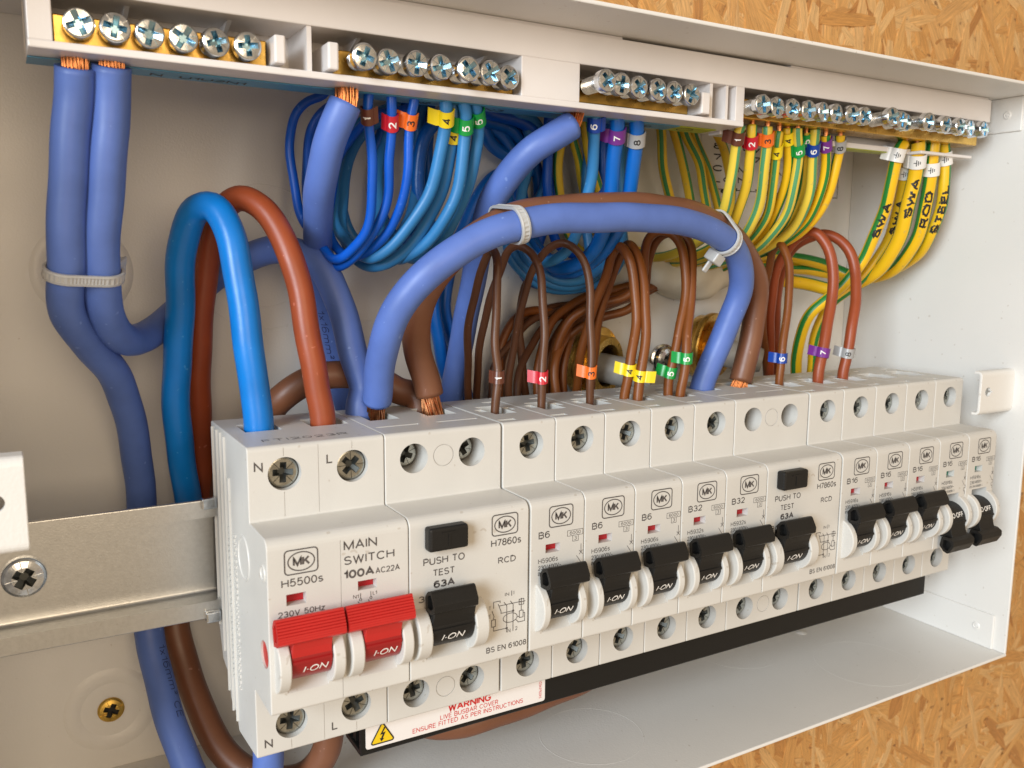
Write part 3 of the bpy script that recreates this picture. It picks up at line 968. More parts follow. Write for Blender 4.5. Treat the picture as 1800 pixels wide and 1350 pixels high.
_prints = {}
def mcb_print(rating):
    if rating in _prints: return _prints[rating]
    p = Print(face)
    logo(p, 6.1, 13.9, -27.4, -21.5)
    p.text(rating, 2.65, 6.3 if len(rating) == 2 else 8.2, -30.2, 1.95)
    p.rrect(12.2, 17.4, -30.8, -29.2, 0.05, 0.13); p.text('6000', 13.0, 16.7, -30.5, 1.0)
    p.rrect(14.0, 15.9, -32.5, -30.8, 0.05, 0.13); p.text('3', 14.55, 15.35, -32.2, 1.1)
    code = {'B6': 'H5906s', 'B32': 'H5932s', 'B16': 'H5916s'}[rating]
    p.text(code, 2.6, 9.1, -37.3, 1.4)
    p.text('230/400V~', 2.6, 10.2, -39.2, 1.3)
    p.text('BS EN 60898-1', 2.6, 10.6, -40.7, 0.95)
    p.line([(16.9, -33.6), (16.9, -36.2)], 0.16)
    p.line([(16.3, -35.5), (17.5, -36.7)], 0.16); p.line([(16.3, -36.7), (17.5, -35.5)], 0.16)
    p.line([(15.4, -36.9), (16.9, -39.0)], 0.16)
    p.line([(16.9, -39.0), (17.6, -39.0), (17.6, -40.0), (16.6, -40.0), (16.6, -41.2), (17.3, -41.2), (17.3, -42.4)], 0.16)
    _prints[rating] = p.mesh('print', INK)
    return _prints[rating]

def breaker(k, rating, on, label):
    t = root('circuit_breaker', (18.0 * k, 0, 0), label, 'circuit breaker', 'miniature circuit breakers on the rail')
    z = Vector((0, 0, 0))
    h = link('housing', MCB_H, t)
    link('toggle_guard', MCB_C, t)
    lv = link('lever', MCB_ON if on else MCB_OFF, t)
    link('lettering', PR_ON if on else PR_OFF, lv)
    link('pivot_pin', PIN, t)
    link('indicator_flag', FLAG['red' if on else 'green'], t)
    link('printed_markings', mcb_print(rating), t)
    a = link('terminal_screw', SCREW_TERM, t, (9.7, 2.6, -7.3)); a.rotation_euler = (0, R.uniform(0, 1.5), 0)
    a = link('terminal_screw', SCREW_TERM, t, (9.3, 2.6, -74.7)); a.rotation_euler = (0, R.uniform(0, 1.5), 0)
    return t

# --- residual current device
RCD_H = housing(35.6, [(8.5, -7.3, 4.1), (26.1, -7.3, 4.1), (8.7, -75.0, 4.05), (26.3, -75.0, 4.05)], [(17.3, -7.3, 3.1), (17.8, -75.1, 3.05)], [], [(4.6, 17.0)],
                [(4.0, 13.0, 20.5, 33.5, 6.0), (22.0, 31.5, 20.5, 33.5, 6.0), (1.6, 14.4, 9.6, 10.8, 0.9), (19.8, 33.0, 9.6, 10.8, 0.9)])
_m = MB(); cheek(_m, 0.9, 4.55); cheek(_m, 17.05, 20.9)
RCD_C = _m.mesh('guard', CREAM)
RCD_L = toggle_final(4.75, 16.85, 3.9, 16.4, True, False, [BLACK, BLACK])
RCD_LP = drum_print('I·ON', 10.6, 6.2, 2.0, True).mesh('lettering', WINK)
_m = MB().box(4.2, 15.4, -19.2, NY + 0.2, -27.6, -21.3, 0.75)
RCD_B = _m.mesh('test_button', BLACK)
_p = MB().box(7.8, 11.8, -19.36, -19.15, -23.0, -22.55).box(9.5, 10.1, -19.36, -19.15, -26.3, -23.0)
RCD_BT = _p.mesh('letter', BLACK)
def rcd_print():
    p = Print(face)
    logo(p, 24.0, 31.9, -27.1, -21.4)
    p.text('H7860s', 23.7, 33.0, -30.1, 2.0); p.text('RCD', 25.9, 31.4, -35.05, 1.75)
    p.text('PUSH TO', 3.9, 15.8, -31.95, 1.95); p.text('TEST', 6.6, 12.9, -35.15, 1.85)
    p.text('63A', 6.8, 12.9, -38.35, 2.0, 0.03); p.text('30mA', 2.5, 11.5, -41.6, 1.75)
    p.line([(18.9, -42.0), (18.2, -44.2)], 0.2)
    p.text('BS EN 61008', 22.4, 35.0, -59.8, 1.6)
    w_ = 0.2
    p.text('IN', 28.1, 29.4, -44.6, 1.0); p.line([(30.2, -43.3), (30.2, -44.8)], w_); p.text('1', 30.7, 31.0, -44.6, 1.1)
    p.line([(24.6, -47.4), (24.6, -45.6), (26.6, -45.6), (26.6, -46.2)], w_)
    p.line([(26.0, -46.4), (26.9, -48.6), (26.9, -49.2), (30.6, -49.2)], w_)
    p.line([(27.8, -46.2), (28.7, -47.4), (28.7, -55.0)], w_); p.line([(29.8, -46.2), (30.7, -47.4), (30.7, -55.0)], w_)
    p.line([(26.2, -47.0), (33.2, -47.0)], w_)
    p.rrect(32.6, 34.1, -47.9, -46.3, 0.05, w_); p.line([(33.3, -47.9), (33.3, -46.0)], w_); p.line([(32.6, -47.1), (34.6, -47.1)], w_)
    p.line([(33.3, -47.9), (33.3, -49.6)], w_); p.rrect(32.7, 33.9, -51.6, -49.6, 0.05, w_)
    p.ell(29.8, -51.0, 2.2, 1.3, w_); p.line([(31.9, -51.2), (32.7, -51.2)], w_)
    p.line([(31.6, -51.9), (32.4, -52.8), (34.4, -52.8), (34.4, -50.4), (33.9, -50.4)], w_)
    p.text('T', 23.1, 23.8, -47.6, 1.0); p.text('E', 23.1, 23.8, -49.9, 1.0); p.line([(24.1, -48.0), (24.8, -49.9)], w_)
    p.line([(24.6, -49.9), (24.6, -50.6)], w_); p.rrect(24.0, 25.2, -52.6, -50.6, 0.05, w_)
    p.line([(24.6, -52.6), (24.6, -53.8), (28.7, -53.8)], w_)
    p.dot(28.7, -53.8, 0.36); p.dot(30.7, -49.2, 0.36)
    p.text('N', 29.0, 29.9, -55.2, 1.1); p.text('2', 31.4, 32.1, -55.0, 1.1)
    return p.mesh('print', INK)
RCD_P = rcd_print()
def rcd(k, label):
    t = root('residual_current_device', (18.0 * k, 0, 0), label, 'switch', 'residual current devices on the rail')
    link('housing', RCD_H, t)
    link('toggle_guard', RCD_C, t)
    lv = link('lever', RCD_L, t); link('lettering', RCD_LP, lv)
    b = link('test_button', RCD_B, t); link('letter', RCD_BT, b)
    link('printed_markings', RCD_P, t)
    for x, z, y in ((8.5, -7.3, 6.6), (26.1, -7.3, 6.6), (8.7, -75.0, 3.2), (26.3, -75.0, 3.2)):
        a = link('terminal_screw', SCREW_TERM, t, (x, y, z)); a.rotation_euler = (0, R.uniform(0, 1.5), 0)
    return t

# --- main switch
ms_extra = [MB().box(9.05, 9.2, -1, 0.25, -2.8, 0.5).box(26.95, 27.1, -1, 0.25, -2.8, 0.5).box(9.05, 9.2, -1, 0.2, -18.4, -12.0).box(17.93, 18.07, -1, 0.2, -18.4, 0.5)
            .box(17.93, 18.07, NY - 1, NY + 0.25, -62.2, -21.5).box(9.05, 9.2, -1, 0.2, -81.0, -78.6).box(17.93, 18.07, -1, 0.2, -81.0, -63.2).box(26.95, 27.1, -1, 0.2, -81.0, -78.5),
            MB().cyl((-1, -11.3, -48.5), (1, 0, 0), 3.4, 1.9, 32)]
MS_H = housing(36.0, [(9.3, -7.4, 4.25), (27.1, -7.4, 4.25), (9.3, -74.0, 4.2), (27.0, -73.9, 4.2)], [], [(4.5, 9.3, -35.6, -32.8), (22.3, 27.2, -35.1, -32.7)],
               [(4.2, 14.4), (22.3, 32.4)], [(4.6, 14.4, 20.0, 31.5, 7.0), (22.6, 33.2, 20.0, 31.5, 7.0)], ms_extra)
_m = MB()
for a_, b_ in ((1.3, 4.15), (14.45, 17.4), (19.0, 22.25), (32.45, 35.3)): cheek(_m, a_, b_)
MS_C = _m.mesh('guard', CREAM)
_m = MB()
for i_, y in enumerate((39.5, 34.0, 29.5, 25.0, 20.5)):
    _m.box(-0.42, 0.3, y - 0.35, y + 0.35, (-60, -66, -76, -80, -81)[i_], (-1.2, -1.2, -1.2, -1.6, -12)[i_], 0.12)
for k in range(26):
    z = -27 - k * 1.7
    _m.box(-0.2, 0.2, 22.6 + R.uniform(-0.4, 0.4), 23.9 + R.uniform(-0.3, 0.3), z, z + R.uniform(0.5, 1.2), 0.06)
    for q in range(2):
        _m.box(-0.2, 0.2, 15.0 + q * 1.5, 15.9 + q * 1.5 + R.uniform(-0.3, 0.3), z, z + R.uniform(0.4, 1.1), 0.06)
_m.lathe((0.13, -12.2, -20.8 - 7), (-1, 0, 0), [(0, 0.02), (1.5, 0.02), (1.7, 0.3), (2.1, 0.3), (2.3, -0.02)], 28)
_m.lathe((0.13, 7.0, -30), (-1, 0, 0), [(5.2, -0.02), (5.4, 0.25), (5.9, 0.25), (6.1, -0.02)], 40)
MS_R = _m.mesh('side_ribs', CREAM)
MS_D = MB().cyl((0.62, -11.3, -48.5), (1, 0, 0), 3.38, 0.4, 32).mesh('pivot_disc', RED)
MS_L = [toggle_final(a_, b_, c_, d_, True, True, [RED, DRED]) for a_, b_, c_, d_ in ((4.35, 14.25, 0.6, 17.0), (22.45, 32.25, 17.7, 34.9))]
MS_LP = [drum_print('I·ON', 10.0, 5.8, 1.9, True).mesh('lettering', WINK), drum_print('I·ON', 27.8, 5.8, 1.9, True).mesh('lettering', WINK)]
def ms_print():
    p = Print(face)
    logo(p, 4.3, 12.3, -28.0, -22.1)
    p.text('H5500s', 3.4, 13.5, -31.0, 2.0); p.text('230V 50Hz', 2.4, 13.8, -38.3, 1.5)
    p.text('MAIN', 18.8, 27.4, -24.3, 2.35); p.text('SWITCH', 18.8, 32.0, -28.0, 2.2)
    p.text('100A', 18.6, 26.6, -31.6, 2.2, 0.03); p.text('AC22A', 26.9, 33.4, -31.55, 1.55)
    p.text('N1', 21.0, 22.4, -37.0, 1.0); p.line([(22.9, -35.8), (22.9, -37.2)], 0.16); p.ell(22.9, -37.5, 0.3, 0.3, 0.14, 14)
    p.line([(25.6, -35.8), (25.6, -37.2)], 0.16); p.ell(25.6, -37.5, 0.3, 0.3, 0.14, 14); p.text('L1', 26.1, 27.2, -36.9, 1.0)
    p.line([(22.2, -37.8), (23.0, -39.4)], 0.16); p.line([(24.9, -37.8), (25.7, -39.4)], 0.16); p.line([(22.6, -38.6), (25.3, -38.6)], 0.14)
    p2 = Print(shoulder)
    p2.text('N', 1.7, 3.9, -6.3, 2.5); p2.text('L', 20.1, 21.8, -6.0, 2.5)
    p2.text('N', 2.1, 4.2, -79.4, 2.4); p2.text('L', 20.0, 21.7, -79.2, 2.4)
    p3 = Print(lambda u, v, h=0: (u, v, 0.05 + h))
    p3.text('FTI2023R', 5.6, 28.2, 5.4, 2.6, -0.02)
    return p.mesh('print', INK), p2.mesh('print', INK), p3.mesh('print', INK)
MS_P = ms_print()
t = root('main_switch', (0, 0, 0), 'wide double-pole main switch with two red ribbed levers', 'switch')
link('housing', MS_H, t); link('toggle_guard', MS_C, t); link('side_ribs', MS_R, t); link('pivot_disc', MS_D, t)
for i_ in range(2):
    lv = link('lever', MS_L[i_], t); link('lettering', MS_LP[i_], lv)
for (x0, x1, z0, z1) in ((4.55, 9.25, -35.55, -32.85), (22.35, 27.15, -35.05, -32.75)):
    link('indicator_flag', MB().box(x0, x1, NY + 2.4, NY + 2.8, z0, z1).mesh('flag', FLAGR), t)
link('printed_markings', MS_P[0], t); link('terminal_letters', MS_P[1], t); link('stamped_code', MS_P[2], t)
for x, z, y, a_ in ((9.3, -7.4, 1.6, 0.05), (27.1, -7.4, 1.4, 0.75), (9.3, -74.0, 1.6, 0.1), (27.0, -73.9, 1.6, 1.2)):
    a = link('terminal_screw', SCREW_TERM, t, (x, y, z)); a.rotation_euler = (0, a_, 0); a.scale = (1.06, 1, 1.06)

rcd(2, 'residual current device with black test button, between main switch and B6 breakers')
breaker(4, 'B6', True, 'B6 breaker, first of the row, right beside the first residual current device')
breaker(5, 'B6', True, 'middle one of the three B6 breakers')
breaker(6, 'B6', True, 'B6 breaker next to the B32 breakers')
breaker(7, 'B32', True, 'B32 breaker next to the B6 breakers')
breaker(8, 'B32', True, 'B32 breaker next to the far residual current device')
rcd(9, 'residual current device with black test button, between B32 and B16 breakers')
breaker(11, 'B16', True, 'switched-on B16 breaker next to the residual current device')
breaker(12, 'B16', True, 'middle one of the three switched-on B16 breakers')
breaker(13, 'B16', True, 'switched-on B16 breaker next to the two switched-off ones')
breaker(14, 'B16', False, 'switched-off B16 breaker with its lever down, beside a switched-on one')
breaker(15, 'B16', False, 'switched-off B16 breaker at the right end of the row')

# ------------------------------------------------------------------ busbar cover below the breakers
bb = root('busbar_cover', (150, 4, -92), 'black busbar cover strip with a red and white warning label under the breakers', 'busbar cover')
prof = fillet([(4.2, -80.5, 0.3), (4.2, -92.2, 0.8), (17, -92.2, 0.8), (17, -90.6, 0), (5.8, -90.6, 0), (5.8, -80.5, 0)], 4)
MB().prism(prof, 29.6, 279.2, 0.2).build('cover_strip', BLACKC, bb)
MB().box(30.2, 278.5, 10, 12, -90.4, -80.8).build('busbar_body', BLACKC, bb)
lb = MB()
lp = fillet([(31.0, -90.3, 0.8), (90.2, -90.7, 0.8), (90.2, -81, 0.1), (31.0, -81, 0.1)], 4)
lb.add([(x, 4.08, z) for x, z in lp] + [(x, 4.18, z) for x, z in lp], [tuple(range(len(lp)))] + [(i_, (i_ + 1) % len(lp), len(lp) + (i_ + 1) % len(lp), len(lp) + i_) for i_ in range(len(lp))])
wl = lb.build('warning_label', SLAB, bb)
p = Print(lambda u, v, h=0: (u, 4.03 - h, v))
p.text('WARNING', 56.6, 71.0, -85.7, 2.3, 0.02)
p.text('LIVE BUSBAR COVER', 54.0, 73.4, -87.5, 1.45)
p.text('ENSURE FITTED AS PER INSTRUCTIONS', 45.2, 82.2, -89.35, 1.45)
p.fn = lambda u, v, h=0: (88.6 + v, 4.03 - h, u)
p.text('3102PS4ED1', -89.6, -83.6, -0.6, 0.9)
link('lettering', p.mesh('lettering', RINK, org=ORG[bb.name]), wl)
p = Print(lambda u, v, h=0: (u, 4.0 - h, v))
tri = fillet([(32.3, -89.3, 0.5), (39.6, -89.3, 0.5), (35.95, -83.2, 0.5)], 4)
p.add([p.fn(*q) for q in tri], [tuple(range(len(tri)))], 0)
p.fn = lambda u, v, h=0: (u, 3.96 - h, v)
p.line(tri, 0.38, True, mi=1)
bolt = [(36.5, -84.7), (35.2, -86.9), (36.0, -86.75), (35.5, -87.9), (35.1, -87.75), (35.55, -88.9), (36.5, -88.1), (36.05, -88.05), (36.9, -86.2), (36.05, -86.35), (37.0, -84.8)]
p.add([p.fn(*q) for q in bolt], [tuple(range(len(bolt)))], 1)
link('hazard_triangle', p.mesh('hazard_triangle', [YEL, BINK], org=ORG[bb.name]), wl)

# ------------------------------------------------------------------ terminal bar carrier
cr = root('terminal_carrier', (130, 18, 90.6), 'long white plastic carrier holding brass terminal bars along the top', 'terminal carrier')
b = MB()
b.box(-41, 305, 25.5, 28.5, 90.7, 112.6)
b.box(-41.0, 305, 8.5, 25.4, 103.2, 112.1, 0.35)
b.box(-41.0, 168.4, 8.5, 25.4, 90.6, 92.4, 0.35)
b.box(-40.9, -36.0, 8.62, 25.4, 92.3, 103.3, 0.25)
b.box(20.4, 21.6, 9.2, 25.4, 92.3, 103.3)
b.box(82.2, 102.2, 8.6, 25.4, 92.3, 103.3, 0.25)
b.box(153.5, 154.7, 9.2, 25.4, 92.3, 103.3)
b.box(160.5, 161.5, 9.2, 25.4, 92.3, 103.3)
b.box(164.5, 168.3, 8.65, 25.4, 92.3, 103.3, 0.2)
for x in (-20.0, 3, 36, 74, 136, 172, 232):
    b.prism([(25.6, 103.3), (14.0, 103.3), (25.6, 99.0)], x - 0.5, x + 0.5)
b.box(270, 303, 14, 25.5, 89.2, 90.4, 0.3); b.box(168.5, 300, 20, 25.5, 89.6, 91.4)
b.build('carrier_body', CARR, cr)
for x0, x1 in ((11.6, 14.4), (25.0, 27.8), (148.0, 151.6)):
    MB().box(x0, x1, 6.6, 20, 92.9, 99.6, 0.5).build('retaining_clip', CARR, cr)
MB().box(-40.9, 118, 9.3, 12, 112.0, 112.9, 0.15).build('top_rib', CARR, cr)
MB().box(190, 304, 9.3, 12, 112.0, 112.9, 0.15).build('top_rib', CARR, cr)
BARS = [
    ('neutral', -35.8, 11.4, 92.8, 99.2, 13.0, [(-30.8 + 7.3 * i_, 96.4 + (0.4 if i_ < 2 else 0), 8.2) for i_ in range(6)]),
    ('neutral', 28.0, 82.0, 92.9, 99.4, 13.0, [(33.9 + 7.25 * i_, 96.6, (4.6, 6.2, 4.8, 5.2, 3.6, 4.4, 6.8)[i_]) for i_ in range(7)]),
    ('neutral', 102.4, 147.8, 93.2, 99.6, 13.0, [(107.2 + 7.05 * i_, 98.0, (1.6, 4.0, 4.6, 4.2, 5.0, 5.0)[i_]) for i_ in range(6)]),
    ('earth', 168.7, 302.5, 94.2, 100.6, 12.0, [(x, 97.4 + (x - 171) * 0.018, y) for x, y in zip((171.5, 179.2, 187, 194.4, 202.2, 209.4, 216.8, 224.2, 233.5, 244.3, 251.2, 257.5, 271, 280.6, 288, 296.6), (3, 4, 4.6, 4.2, 4.4, 5, 4.2, 4.8, 0.2, 4.4, 7.5, 2.5, 4.6, 4.8, 5.6, 5.2))])]
for kind, x0, x1, z0, z1, y0, scs in BARS:
    o = MB().box(x0, x1, y0, y0 + 9.5, z0, z1, 0.35).build('brass_bar', BRASS, cr)
    if kind == 'earth': o['label'] = 'long brass earth bar carrying the green and yellow wires'
    oo = ORG[cr.name]
    for (x, z, y) in scs:
        s_ = link('screw', R.choice((SCREW_BAR, SCREW_BAR2)), o, (x - oo[0], y - oo[1], z - oo[2]))
        s_.rotation_euler = (R.uniform(-0.09, 0.09), R.uniform(0, 1.57), R.uniform(-0.1, 0.1))
MB().box(-40.9, 149.0, 18.0, 26.5, 90.28, 90.5).build('blue_strip', BLUEL, cr)
MB().box(149.1, 165, 18.0, 26.5, 90.28, 90.5).build('yellow_strip', YGL, cr)
MB().box(190, 268, 20.2, 26.0, 89.28, 89.5).build('yellow_strip', YGL, cr)
p = Print(lambda u, v, h=0: (u, 22.0 - v, 90.2 - h))
p.text('N  U1U2N1', -14.5, 8.5, -2.6, 3.0); p.text('N2', 56, 60.4, -2.6, 3.0); p.text('N3', 78.0, 84.5, -2.6, 3.0); p.text('9', 130.0, 132.0, -2.6, 3.0); p.text('10', 136.5, 140.5, -2.6, 3.0)
p.ell(154.5, 0, 3.0, 2.2, 0.4)
p.build('strip_lettering', BINK, cr)

